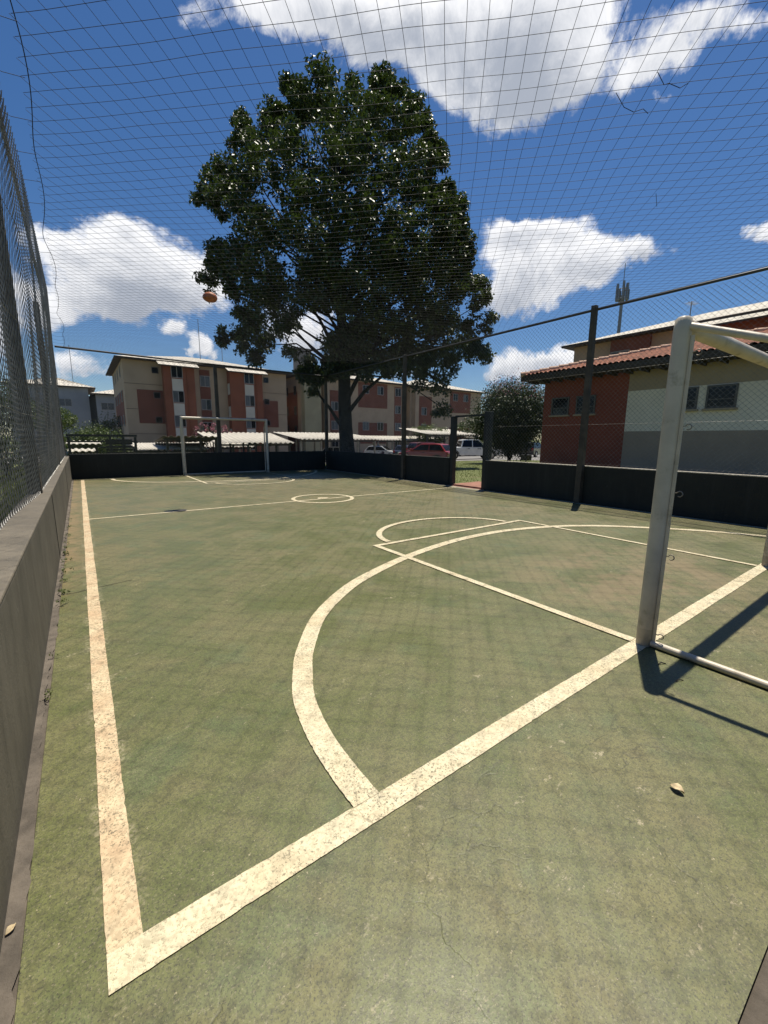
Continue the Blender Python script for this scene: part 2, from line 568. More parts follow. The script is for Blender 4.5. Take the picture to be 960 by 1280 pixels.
terrain_sheet('ground', Ds, Ls, 0.0, MAT['grass'])
terrain_sheet('parking_road', [d for d in Ds if 33 <= d <= 70], [l for l in Ls if -60 <= l <= 60], 0.012, MAT['asphalt'])

# ------------------------------------------------------------------ court
W0, W1 = -0.18, 8.70          # paint extents
Y0, Y1 = -0.912, 15.24
b = MB()
b.poly([(W0, Y0, 0), (W1, Y0, 0), (W1, Y1, 0), (W0, Y1, 0)])
struct(b.build('court_floor', MAT['court']))
b = MB()
nseg = 60
ys = np.linspace(-1.12, Y1, nseg)
for i in range(nseg - 1):
    b.poly([(-0.26, ys[i], -0.012), (W0 + .004, ys[i], -0.012), (W0 + .004, ys[i + 1], -0.012), (-0.26, ys[i + 1], -0.012)])
b.poly([(-0.26, -1.16, -0.013), (9.0, -1.16, -0.013), (9.0, Y0 + .003, -0.013), (-0.26, Y0 + .003, -0.013)])
struct(b.build('gutter', MAT['gutter']))
# ragged broken edge of the slab towards the gutter
b = MB()
pr = None
for i, y in enumerate(np.arange(-0.9, 15.2, 0.05)):
    w = 0.012 + 0.010 * math.sin(y * 3.1) + random.uniform(-.007, .007)
    q_ = (W0 - 0.022 + w, y)
    if pr is not None:
        b.poly([(W0 - 0.075, pr[1], .002), (pr[0], pr[1], .0025), (q_[0], q_[1], .0025), (W0 - 0.075, q_[1], .002)])
    pr = q_
struct(b.build('slab_edge', MAT['gutter']))


def strip(name, pts, w, mat, z=0.004, closed=False):
    """painted line: centre line pts (2d), width w"""
    pts = [np.array(p, float) for p in pts]
    n = len(pts)
    rj = random.Random(len(pts))
    vs, fs = [], []
    for i, p in enumerate(pts):
        a = pts[i - 1] if (i > 0 or closed) else p
        c = pts[(i + 1) % n] if (i < n - 1 or closed) else p
        d = c - a
        d /= np.linalg.norm(d)
        nn = np.array([-d[1], d[0]])
        e1, e2 = (w * 0.5 + .0012 * math.sin(i * .11 + k0) + rj.uniform(-.0011, .0009) - (rj.random() < .05) * rj.uniform(0, .004) for k0 in (0, 2))
        vs += [(*(p + nn * e1), z), (*(p - nn * e2), z)]
    m = n if closed else n - 1
    for i in range(m):
        j = (i + 1) % n
        fs.append((2 * i + 1, 2 * j + 1, 2 * j, 2 * i))
    bb = MB()
    bb.add(vs, fs)
    return struct(bb.build(name, mat))


def seg(a, c, step=0.022):
    a, c = np.array(a, float), np.array(c, float)
    n = max(2, int(np.linalg.norm(c - a) / step))
    return [a + (c - a) * t for t in np.linspace(0, 1, n)]


def arc(cx, cy, rx, ry, a0, a1, n=70):
    return [(cx + rx * math.cos(R(t)), cy + ry * math.sin(R(t))) for t in np.linspace(a0, a1, n)]


GX0, GX1, KD, HL = 2.95, 5.95, 3.177, 7.20
FY = 14.93
LM, LDM, LGM = MAT['line'], MAT['line_dirty'], MAT['line_grey']
strip('side_line', seg((0.041, 0.098), (0.041, 14.98)), 0.082, LDM)
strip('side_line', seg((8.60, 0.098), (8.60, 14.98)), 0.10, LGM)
strip('goal_line', seg((0.0, 0.049), (8.55, 0.049)), 0.098, LM)
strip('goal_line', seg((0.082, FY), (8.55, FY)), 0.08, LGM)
strip('halfway_line', seg((0.082, HL), (8.55, HL)), 0.062, LM)
strip('centre_circle', arc(4.40, 7.27, .66, .66, 0, 355), 0.085, LM, 0.006, True)
strip('centre_spot', arc(4.40, 7.27, .06, .06, 0, 350, 20), 0.13, LM, 0.008, True)
AP = [(0.815, 0.094), (0.815, 0.26), (0.83, 0.50), (0.885, 0.78), (0.983, 1.01), (1.126, 1.27), (1.45, 1.69), (1.93, 2.07), (2.40, 2.31), (2.99, 2.535), (3.574, 2.69), (4.196, 2.79), (5.064, 2.78), (5.927, 2.556), (6.515, 2.231), (7.027, 1.741), (7.56, 1.071), (7.90, 0.424), (8.0, .10)]


def catmull(P, per=16):
    P = [np.array(p, float) for p in P]
    P = [2 * P[0] - P[1]] + P + [2 * P[-1] - P[-2]]
    out = []
    for i in range(1, len(P) - 2):
        for t in np.linspace(0, 1, per, endpoint=False):
            a, b_, c_, d_ = P[i - 1:i + 3]
            out.append(.5 * ((2 * b_) + (c_ - a) * t + (2 * a - 5 * b_ + 4 * c_ - d_) * t * t + (3 * b_ - a - 3 * c_ + d_) * t ** 3))
    return [tuple(p) for p in out] + [tuple(P[-2])]


ARC = catmull(AP)
for mir in (0, 1):
    def fl(pts):
        return [(x, FY - y + .05) if mir else (x, y) for x, y in pts]
    strip('goal_area_arc', fl(ARC), 0.112, LM, 0.006)
    strip('key_line', fl(seg((GX0 + .035, 0.098), (GX0 + .035, KD))), 0.070, LM, 0.008)
    strip('key_line', fl(seg((GX1 - .035, 0.098), (GX1 - .035, KD))), 0.060, LM, 0.008)
    strip('free_throw_line', fl(seg((GX0 + .07, KD - .035), (GX1 - .065, KD - .035))), 0.068, LM, 0.008)
    strip('key_arc', fl(arc(4.43, KD, 1.20, .95, 2, 178)), 0.08, LM, 0.010)
# dark construction joint along the right edge
strip('slab_joint', seg((8.03, -0.9), (8.03, 15.2), .3), 0.018, MAT['joint'], 0.005)
strip('slab_joint', seg((-0.15, 3.30), (0.35, 3.42), .08), 0.006, MAT['joint'], 0.003)

# ------------------------------------------------------------------ walls
WT = 0.76


def wall(name, label, x0, x1, y0, y1, h, mat, joints=(), axis='y', inner=0, cap=None):
    t = thing(name, label, 'wall', ((x0 + x1) / 2, (y0 + y1) / 2, 0))
    b = MB()
    b.box(x0, x1, y0, y1, -0.4, h - 0.02)
    b.build('wall_body', mat, t, bevel=.006)
    c = MB()
    c.box(x0 - .002, x1 + .002, y0, y1, h - 0.02, h)
    c.build('wall_top', cap or mat, t, bevel=.008)
    if joints:
        for j in joints:
            g = MB()
            if axis == 'y':
                g.box(inner - .004, inner + .004, j - .010, j + .010, 0.0, h - .022)
            else:
                g.box(j - .010, j + .010, inner - .004, inner + .004, 0.0, h - .022)
            g.build('joint', MAT['joint'], t)
    return t


wall('court_wall', 'low grey painted wall along the left side of the court', -0.435, -0.225, -1.16, 15.38, .735, MAT['wall_grey'], (4.68, 10.1), 'y', -0.225, MAT['wall_cap'])
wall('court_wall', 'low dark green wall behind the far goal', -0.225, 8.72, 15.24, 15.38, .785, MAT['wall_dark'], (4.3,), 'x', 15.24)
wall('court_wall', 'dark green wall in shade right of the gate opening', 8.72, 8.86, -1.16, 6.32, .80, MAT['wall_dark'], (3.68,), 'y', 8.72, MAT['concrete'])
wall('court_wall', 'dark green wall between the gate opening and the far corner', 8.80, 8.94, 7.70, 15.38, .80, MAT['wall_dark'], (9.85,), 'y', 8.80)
wall('court_wall', 'low wall at the near end behind the close goal', -0.225, 8.72, -1.30, -1.16, .735, MAT['wall_grey'], (), 'x', -1.16, MAT['wall_cap'])

# ------------------------------------------------------------------ chain link


def chain_mesh(name, mat, parent, axis, c0, a0, a1, z0, z1, half=0.035, r=0.0018, disp=None, woven=0.002, zfun=None):
    """zigzag wires woven in the plane (axis 'y': runs along y at x=c0; axis 'x': runs along x at y=c0)"""
    na = int((a1 - a0) / half)
    nz = int((z1 - z0) / half)
    k = np.arange(nz + 1)
    V, Q = [], []
    base = 0
    for i in range(na):
        a_ = a0 + (i + 0.5) * half + np.where((k + i) % 2 == 0, -half / 2, half / 2) * 1.04
        z_ = z0 + k * half
        n_ = np.where((k + i) % 2 == 0, woven, -woven)
        if zfun is not None:
            z_ = zfun(a_, z_)
        d_ = disp(a_, z_) if disp is not None else 0
        N_ = c0 + n_ + d_
        P = np.stack([N_, a_, z_], 1) if axis == 'y' else np.stack([a_, N_, z_], 1)
        if axis == 'y':
            offs = np.array([[r, 0, 0], [-r * .5, r * 1.1, 0], [-r * .5, -r * 1.1, 0]])
        else:
            offs = np.array([[0, r, 0], [r * 1.1, -r * .5, 0], [-r * 1.1, -r * .5, 0]])
        vv = (P[:, None, :] + offs[None]).reshape(-1, 3)
        V.append(vv)
        idx = base + np.arange(nz)[:, None] * 3 + np.arange(3)[None]
        idx2 = base + np.arange(nz)[:, None] * 3 + (np.arange(3)[None] + 1) % 3
        Q.append(np.stack([idx, idx2, idx2 + 3, idx + 3], -1).reshape(-1, 4))
        base += len(vv)
    return np_mesh(name, np.concatenate(V), np.concatenate(Q), mat, parent)


FT = 3.93


def fence_post(t, x, y, z0, z1, w=0.11, mat=None):
    b = MB()
    h = w / 2
    vs = [(x - h, y - h, z0), (x + h, y - h, z0), (x + h, y + h, z0), (x - h, y + h, z0),
          (x - h * .8, y - h * .8, z1), (x + h * .8, y - h * .8, z1), (x + h * .8, y + h * .8, z1), (x - h * .8, y + h * .8, z1)]
    b.add(vs, [(0, 1, 2, 3), (4, 7, 6, 5), (0, 4, 5, 1), (1, 5, 6, 2), (2, 6, 7, 3), (3, 7, 4, 0)])
    return b.build('post', mat or MAT['pole'], t, bevel=.008)


def rail(t, pts, r=0.024, mat=None):
    b = MB()
    b.tube(pts, r, 8)
    return b.build('top_rail', mat or MAT['rail'], t, smooth=True)


# left fence: close to the camera, slack and bulging between its posts
tl = thing('chain_link_fence', 'slack chain link fence on the grey wall at the left', 'fence', (-.32, 7, .74))


def bulge(a, z):
    u = np.clip((z - .75) / 3.2, 0, 1)
    s = np.sin(np.pi * u)
    ph = np.sin((a - 4.68) / 5.42 * np.pi)
    return (-0.055 + .030 * s * ph + 0.018 * np.sin(a * 2.3 + z * 1.1) * s + .012 * np.sin(a * 5.1 + 2 * z) * s) + 0.055 * (1 - np.clip((z - .74) / .5, 0, 1)) * 0 + u * (.03 + .155 * np.clip((15 - a) / 6, 0, 1)) - .085 * np.clip((4.6 - a) / 1.6, 0, 1) * (1 - .6 * u)


chain_mesh('wire_mesh', MAT['wire'], tl, 'y', -0.262, -1.14, 15.3, 0.742, 3.95, 0.045, 0.0031, bulge, 0.006)
for y in (-0.9, 4.74, 10.15, 15.31):
    fence_post(tl, -0.36, y, 0.72, FT + .02, .12)
rail(tl, [(-0.20, -1.1, FT + .03), (-0.20, 4.7, FT + .02), (-0.22, 10, FT), (-.30, 15.32, FT)], .018, MAT['wire_dark'])
for zz in (1.55, 2.35, 3.15):
    b = MB()
    b.tube([(-0.262 + float(bulge(np.array(y), np.array(zz))), y, zz + .01 * math.sin(y)) for y in np.arange(-1.1, 15.3, .3)], .0022, 4)
    b.build('tension_wire', MAT['wire_dark'], tl)

tf = thing('chain_link_fence', 'chain link fence on the dark wall behind the far goal', 'fence', (4.2, 15.3, .79))
chain_mesh('wire_mesh', MAT['wire_dark'], tf, 'x', 15.28, -0.2, 8.8, 0.79, FT - .02, 0.042, 0.0022, None, .003)
fence_post(tf, 4.32, 15.32, .72, FT + .02, .13)
rail(tf, [(-.25, 15.31, FT + .05), (4.3, 15.31, FT), (8.85, 15.31, FT)], .030)

tr = thing('chain_link_fence', 'chain link fence on the dark wall at the right, above the gate', 'fence', (8.8, 7, .8))
chain_mesh('wire_mesh', MAT['wire_dark'], tr, 'y', 8.80, -1.14, 6.42, 0.82, FT - .02, 0.045, 0.0023, lambda a, z: .012 * np.sin(a * 1.7 + z), .003)
chain_mesh('wire_mesh', MAT['wire_dark'], tr, 'y', 8.82, 6.42, 7.66, 2.02, FT - .02, 0.045, 0.0023, None, .003)
chain_mesh('wire_mesh', MAT['wire_dark'], tr, 'y', 8.86, 7.66, 15.25, 0.80, FT - .02, 0.045, 0.0023, lambda a, z: .012 * np.sin(a * 1.7 + z), .003)
for y, x in ((-1.0, 8.70), (3.68, 8.66), (9.85, 8.77)):
    fence_post(tr, x, y, 0.0, FT + .05, .125)
fence_post(tr, 8.83, 15.31, .72, FT + .02, .12)
rail(tr, [(8.77, -1.1, FT - .02), (8.78, 3.6, FT), (8.84, 9.8, FT + .01), (8.84, 15.3, FT)], .025)
for zz in (1.66, 2.7):
    b = MB()
    b.tube([(8.775, y, zz) for y in np.arange(-1.1, 6.3, .4)], .002, 4)
    b.build('tension_wire', MAT['wire_dark'], tr)

tn = thing('chain_link_fence', 'chain link fence at the near end behind the close goal', 'fence', (4.2, -1.24, .74))
chain_mesh('wire_mesh', MAT['wire_dark'], tn, 'x', -1.24, -0.2, 8.7, 0.74, FT - .02, 0.055, 0.0020, None, .003)
for x in (-.1, 4.3):
    fence_post(tn, x, -1.36, -.03, FT, .12)
rail(tn, [(-.3, -1.27, FT), (8.8, -1.27, FT)], .026)

# gate opening
tg = thing('gate_frame', 'dark open gate frame in the right wall leading to the lawn', 'gate', (8.86, 7.0, 0))
for (ya, yb, zt_, xw) in ((6.32, 6.50, 2.06, .16), (7.60, 7.74, 1.98, .14)):
    b = MB()
    b.box(8.80, 8.80 + xw, ya, yb, -.03, zt_)
    b.build('gate_post', MAT['gatepost'], tg, bevel=.008)
b = MB()
b.box(8.84, 8.89, 6.50, 7.60, 1.95, 2.0)
b.build('lintel', MAT['gatepost'], tg)
b = MB()
b.box(8.80, 8.99, 6.503, 7.597, -.05, .045)
b.build('threshold', MAT['paving'], tg)
b = MB()
b.poly([(8.70, 6.30, .003), (8.82, 6.30, .003), (8.82, 7.75, .003), (8.70, 7.75, .003)])
b.poly([(8.98, 6.2, .012), (10.3, 5.8, .012), (10.3, 7.9, .012), (8.98, 7.8, .012)])
struct(b.build('path', MAT['paving']))

# ------------------------------------------------------------------ overhead net
tnet = thing('overhead_net', 'dark cord net stretched over the whole court', 'net', (4.2, 7, 3.9))
NX0, NX1, NY0, NY1 = -0.02, 8.70, -1.15, 15.2


def net_z(x, y):
    u = (x - NX0) / (NX1 - NX0)
    v = (y - NY0) / (NY1 - NY0)
    s = np.sin(np.pi * np.clip(u, 0, 1)) ** .8 * np.sin(np.pi * np.clip(v, 0, 1)) ** .6
    return 3.93 - .10 * s + .010 * np.sin(x * 3.1 + y * 1.2) * s + .008 * np.sin(y * 4.3 - x * 2.1) * s


def net_lines():
    V, Q = [], []
    base = 0
    cell = .134
    r = .0016
    c45 = math.cos(R(44.5))
    s45 = math.sin(R(44.5))
    corners = [(NX0, NY0), (NX1, NY0), (NX0, NY1), (NX1, NY1)]
    for (dx, dy) in ((s45, c45), (c45, -s45)):
        nx, ny = -dy, dx
        ts = [x * nx + y * ny for x, y in corners]
        t = math.floor(min(ts) / cell) * cell
        while t < max(ts):
            # clip line to rectangle
            px_, py_ = nx * t, ny * t
            lo, hi = -1e9, 1e9
            for p_, d_, a_, c_ in ((px_, dx, NX0, NX1), (py_, dy, NY0, NY1)):
                q0, q1 = (a_ - p_) / d_, (c_ - p_) / d_
                lo, hi = max(lo, min(q0, q1)), min(hi, max(q0, q1))
            if hi - lo > .05:
                n = max(2, int((hi - lo) / (cell)))
                s = np.linspace(lo, hi, n + 1)
                x, y = px_ + dx * s, py_ + dy * s
                ww = .004 * np.sin(s * 5.3 + t * 9) + .007 * np.sin(s * 1.9 + t * 2.3)
                x, y = x + nx * ww, y + ny * ww
                P = np.stack([x, y, net_z(x, y)], 1)
                offs = np.array([[0, 0, r], [nx * r, ny * r, -r * .5], [-nx * r, -ny * r, -r * .5]])
                vv = (P[:, None] + offs[None]).reshape(-1, 3)
                V.append(vv)
                idx = base + np.arange(n)[:, None] * 3 + np.arange(3)[None]
                idx2 = base + np.arange(n)[:, None] * 3 + (np.arange(3)[None] + 1) % 3
                Q.append(np.stack([idx, idx2, idx2 + 3, idx + 3], -1).reshape(-1, 4))
                base += len(vv)
            t += cell
    return np.concatenate(V), np.concatenate(Q)


v_, q_ = net_lines()
np_mesh('net_mesh', v_, q_, MAT['net'], tnet)
b = MB()
ed = [(NX0 + .02 + .05 * math.sin(y * 2.2) * math.sin(y * .7), y, 3.93 + .03 * math.sin(y * 2.9)) for y in np.arange(NY0, NY1, .12)]
b.tube(ed, .0035, 5)
b.tube([(NX1, y, 3.93) for y in np.arange(NY0, NY1, .5)], .005, 5)
b.tube([(x, NY1, 3.93) for x in np.arange(NX0, NX1, .5)], .005, 5)
for y in np.arange(-.8, 15, .52):
    b.tube([(-0.3, y, FT), (-0.12, y + .03, 3.90), (NX0 + .03, y + .05, 3.93)], .0022, 4)
b.build('edge_cord', MAT['net'], tnet)
b = MB()
for (pa, pl) in (((770, 116), [(0, 0), (10, 18), (22, 24), (34, 20), (40, 26)]), ((822, 90), [(0, 0), (8, 16), (14, 14), (28, 20), (38, 14)]), ((820, 242), [(0, 0), (1, 16)])):
    pts = []
    for dx, dy in pl:
        d = ray(pa[0] + dx, pa[1] + dy)
        pts.append(CAM + d * (3.86 - CAM[2]) / d[2])
    b = MB()
    b.tube(pts, .0024, 5)
    b.build('loose_strand', MAT['net'], tnet)

# ball caught on the net
d = ray(263, 374)
bp_ = CAM + d * (3.95 - CAM[2]) / d[2]
b = MB()
rows, cols = 14, 20
vs, fs = [], []
for i in range(rows + 1):
    th = math.pi * i / rows
    for j in range(cols):
        ph = 2 * math.pi * j / cols
        n = np.array([math.sin(th) * math.cos(ph), math.sin(th) * math.sin(ph), math.cos(th)])
        rr = .135 * (1 + .05 * math.sin(3 * ph) * math.sin(th))
        seam = min(abs(n[0]), abs(n[1]), abs(n[2]))
        rr *= (0.97 if seam < .045 else 1.0)
        z = n[2] * rr * (.72 if n[2] > 0 else .62) - .03 * math.exp(-((n[0] - .3) ** 2 + n[1] ** 2) * 5) * (n[2] > 0)
        vs.append((bp_[0] + n[0] * rr, bp_[1] + n[1] * rr, bp_[2] + .03 + z))
for i in range(rows):
    for j in range(cols):
        fs.append((i * cols + j, i * cols + (j + 1) % cols, (i + 1) * cols + (j + 1) % cols, (i + 1) * cols + j))
b.add(vs, fs)
tag(b.build('ball', MAT['ball'], smooth=True), 'deflated orange ball caught on the overhead net', 'ball')

# ------------------------------------------------------------------ goals


def goal(label, gy, sgn, depth):
    """sgn: direction of the rear (-1 towards the camera side)"""
    t = thing('futsal_goal', label, 'goal', (4.47, gy, 0), 'white goals of the court')
    g = MAT['goal']
    xa, xb, H = GX0 + .045, GX1 - .0 + .055, 2.0
    r = .046
    for x in (xa, xb):
        b = MB()
        b.tube([(x, gy, .12), (x, gy, H - .02), (x, gy, H + .035), (x, gy, H + .05)], [r, r, r * .93, r * .6], 20)
        pst = b.build('goal_post', g, t, smooth=True)
        b = MB()
        b.tube([(x, gy, 0.001), (x, gy, .12)], r, 20)
        b.build('post_foot', MAT['goal_low'], pst, smooth=True)
        # flat net strip welded behind the post
        b = MB()
        yq = sorted((gy + sgn * .047, gy + sgn * .066))
        b.box(x - .004, x + .004, yq[0], yq[1], .02, H - .06)
        st = b.build('net_strip', g, pst)
        for hz in (.09, .62, 1.02, 1.42, 1.84):
            b = MB()
            c = np.array([x, gy + sgn * .094, hz])
            pts = [c + np.array([0, -sgn * .016 * math.cos(a), .016 * math.sin(a)]) for a in np.linspace(R(20), R(300), 12)]
            b.tube([np.array([x, gy + sgn * .06, hz + .003])] + pts, .0034, 5)
            b.build('net_hook', MAT['rust'], pst, smooth=True)
        # rear frame
        yr = gy + sgn * depth
        b = MB()
        b.tube([(x, gy + sgn * .03, H - .005), (x, gy + sgn * depth * .5, H - .13), (x, yr - sgn * .05, H - .25), (x, yr, H - .32), (x, yr, H - .42), (x, yr, .05)], .021, 12)
        b.build('rear_frame', g, t, smooth=True)
        b = MB()
        b.tube([(x, gy + sgn * .045, .024), (x, yr, .024)], .022, 12)
        b.build('base_bar', g, t, smooth=True)
    b = MB()
    b.tube([(xa + .03, gy, H), (xb - .03, gy, H)], r, 20)
    b.build('crossbar', g, t, smooth=True)
    b = MB()
    b.tube([(xa, gy + sgn * depth, .024), (xb, gy + sgn * depth, .024)], .022, 12)
    b.build('rear_bar', g, t, smooth=True)
    return t


goal('large white goal close by on the right, its post on the thick goal line', 0.035, -1, .74)
goal('small looking white goal at the far end in front of the dark wall', FY, 1, .27)

# ------------------------------------------------------------------ small things on the floor


def dry_leaf(px, py, size, label, seed):
    r_ = random.Random(seed)
    d = ray(px, py)
    c = CAM - d * CAM[2] / d[2]
    b = MB()
    n = 9
    ang = r_.uniform(0, 6.28)
    vs, fs = [], []
    for i in range(n):
        s = i / (n - 1)
        w = math.sin(math.pi * (s * .92 + .04)) * size * .33
        for j, side in enumerate((-1, -.5, 0, .5, 1)):
            u = (s - .5) * size
            v = side * w
            z = .006 + size * .22 * abs(side) ** 1.5 * (.6 + .4 * math.sin(5 * s + side)) + size * .10 * math.sin(3.2 * s) + r_.uniform(0, .05) * size
            vs.append((c[0] + u * math.cos(ang) - v * math.sin(ang), c[1] + u * math.sin(ang) + v * math.cos(ang), z))
    for i in range(n - 1):
        for j in range(4):
            fs.append((i * 5 + j, i * 5 + j + 1, (i + 1) * 5 + j + 1, (i + 1) * 5 + j))
    b.add(vs, fs)
    o = b.build('dry_leaf', MAT['dryleaf'], smooth=True)
    md = o.modifiers.new('thick', 'SOLIDIFY')
    md.thickness = .0015
    tag(o, label, 'leaf')


dry_leaf(846, 989, .050, 'curled pale dry leaf alone on the green floor at right', 3)
dry_leaf(14, 1165, .028, 'small narrow dry leaf lying in the gutter by the left wall', 5)
for px, py, lab, L_ in ((826, 830, 'thin dark twig lying beside the goal shadow, nearer the net bar', .05), (848, 851, 'short dark twig on the floor just right of the goal shadow', .045)):
    d = ray(px, py)
    c = CAM - d * CAM[2] / d[2]
    b = MB()
    b.tube([c + np.array([-L_ * .5, L_ * .1, .004]), c + np.array([0, 0, .009]), c + np.array([L_ * .5, -L_ * .35, .004])], .0028, 5)
    tag(b.build('twig', MAT['bark']), lab, 'twig')
d = ray(225, 638.5)
c = CAM - d * CAM[2] / d[2]
b = MB()
b.tube([(c[0], c[1], .001), (c[0], c[1], .009), (c[0], c[1], .012)], [.12, .12, .10], 24)
tag(b.build('floor_cap', MAT['steel']), 'dark round cap set in the floor just before the halfway line', 'cover')

# ------------------------------------------------------------------ foliage


def leaves_np(centers, radii, counts, size, squash=1.0, droop=.3):
    """returns verts, tris for folded diamond leaves spread through clumps"""
    N = int(sum(counts))
    c = np.repeat(np.asarray(centers), counts, axis=0)
    r = np.repeat(np.asarray(radii), counts)
    d = rng.normal(size=(N, 3))
    d /= np.linalg.norm(d, axis=1)[:, None]
    rad = r * rng.uniform(.05, 1, N) ** .45
    p = c + d * rad[:, None] * np.array([1, 1, squash])
    ax = d * .6 + rng.normal(size=(N, 3)) * .6
    ax[:, 2] -= droop
    ax /= np.linalg.norm(ax, axis=1)[:, None]
    up = rng.normal(size=(N, 3)) * .55 + np.array([0, 0, 1.0])
    sd = np.cross(ax, up)
    sd /= np.linalg.norm(sd, axis=1)[:, None] + 1e-9
    nn = np.cross(sd, ax)
    L = size * rng.uniform(.65, 1.25, N)[:, None]
    w = L * .27
    v0 = p - ax * L * .5
    v2 = p + ax * L * .5
    mid = p - ax * L * .05
    v1 = mid + sd * w + nn * w * .35
    v3 = mid - sd * w + nn * w * .35
    V = np.stack([v0, v1, v2, v3], 1).reshape(-1, 3)
    k = np.arange(N)[:, None] * 4
    T = np.concatenate([k + np.array([[0, 1, 2]]), k + np.array([[0, 2, 3]])], 1).reshape(-1, 3)
    return V, T


def bush(name, label, cat, c, rx, ry, rz, n, leaf, mat, group=None, extra=None, trunk=0.0, stems=5):
    c = np.array(c, float)
    t = thing(name, label, cat, c, group)
    nc = max(6, n // 45)
    cs, rs = [], []
    for _ in range(nc):
        u = rng.normal(size=3)
        u /= np.linalg.norm(u)
        k = rng.uniform(.45, 1.0)
        pt = c + np.array([u[0] * rx * k, u[1] * ry * k, trunk + rz + u[2] * rz * k])
        cs.append(pt)
        rs.append(min(rx, ry, rz) * rng.uniform(.22, .42))
    V, T = leaves_np(cs, rs, [n // nc] * nc, leaf)
    np_mesh('crown' if trunk else 'foliage', V, T, mat, t, tri=True)
    b = MB()
    for s in range(stems):
        e = cs[s % nc]
        b.tube([c + np.array([random.uniform(-.08, .08), random.uniform(-.08, .08), 0]), c * .6 + np.array([e[0], e[1], c[2]]) * .4 + np.array([0, 0, trunk * .8 + rz * .3]), e], [.06 if trunk else .03, .04 if trunk else .02, .01], 6)
    b.build('trunk' if trunk else 'stem', MAT['bark'], t)
    if extra:
        m2, n2, sz, zmin = extra
        top = [(p_, r_) for p_, r_ in zip(cs, rs) if p_[2] - c[2] > trunk + rz * zmin]
        if top:
            V, T = leaves_np([p_ + np.array([0, 0, r_ * .7]) for p_, r_ in top], [r_ * .8 for _, r_ in top], [max(1, n2 // len(top))] * len(top), sz)
            np_mesh('blossom', V, T, m2, t, tri=True)
    return t


# the large tree: lobes of foliage round a real trunk and limbs
TD = 20.0
tb = np.array([10.55, 16.35, -0.03])
tt = thing('broadleaf_tree', 'tall dark broadleaf tree rising behind the far right corner of the court', 'tree', tb)
LOBES = [(405, 118, 40), (378, 135, 30), (435, 150, 46), (350, 168, 30), (478, 150, 40), (474, 105, 13), (470, 125, 20), (513, 158, 20), (308, 158, 15), (322, 175, 24),
         (305, 205, 34), (282, 228, 26), (268, 243, 18), (300, 255, 30), (360, 215, 55), (440, 225, 60), (505, 215, 40), (540, 205, 16), (530, 255, 36), (556, 262, 20), (545, 240, 14),
         (470, 300, 58), (395, 290, 55), (330, 285, 34), (305, 318, 30), (280, 322, 17), (272, 345, 14), (268, 372, 11), (330, 350, 44), (345, 390, 40), (312, 405, 28), (292, 420, 13), (330, 430, 18),
         (400, 360, 48), (450, 360, 52), (500, 330, 50), (548, 305, 30), (570, 318, 16), (560, 290, 14), (535, 350, 44), (578, 350, 24), (598, 356, 12), (560, 385, 34), (590, 405, 18), (598, 440, 14),
         (520, 405, 42), (480, 410, 36), (445, 415, 30), (570, 440, 24), (535, 450, 28), (500, 455, 24), (545, 485, 20), (553, 508, 16), (540, 515, 11),
         (468, 450, 20), (418, 430, 22), (362, 440, 12), (385, 452, 13), (395, 475, 12), (390, 490, 8), (440, 440, 22), (412, 455, 14), (525, 478, 16), (590, 385, 12), (555, 420, 34), (515, 450, 24), (548, 470, 20), (590, 360, 20), (585, 420, 20), (405, 96, 15), (520, 130, 12), (300, 142, 8), (252, 248, 9), (532, 190, 14)]
# depth of each lobe: big central ones reach front and back, edge ones sit near the middle
cs, rs, cn = [], [], []
limbs = MB()
trunk_top = atD(425, 200, TD + .3)


def trunk_pt(s):
    k = [tb, atD(431, 520, TD), atD(430, 440, TD), atD(424, 360, TD + .1), atD(418, 280, TD + .2), trunk_top]
    k[0] = tb
    x = s * (len(k) - 1)
    i = min(int(x), len(k) - 2)
    f = x - i
    return k[i] * (1 - f) + k[i + 1] * f


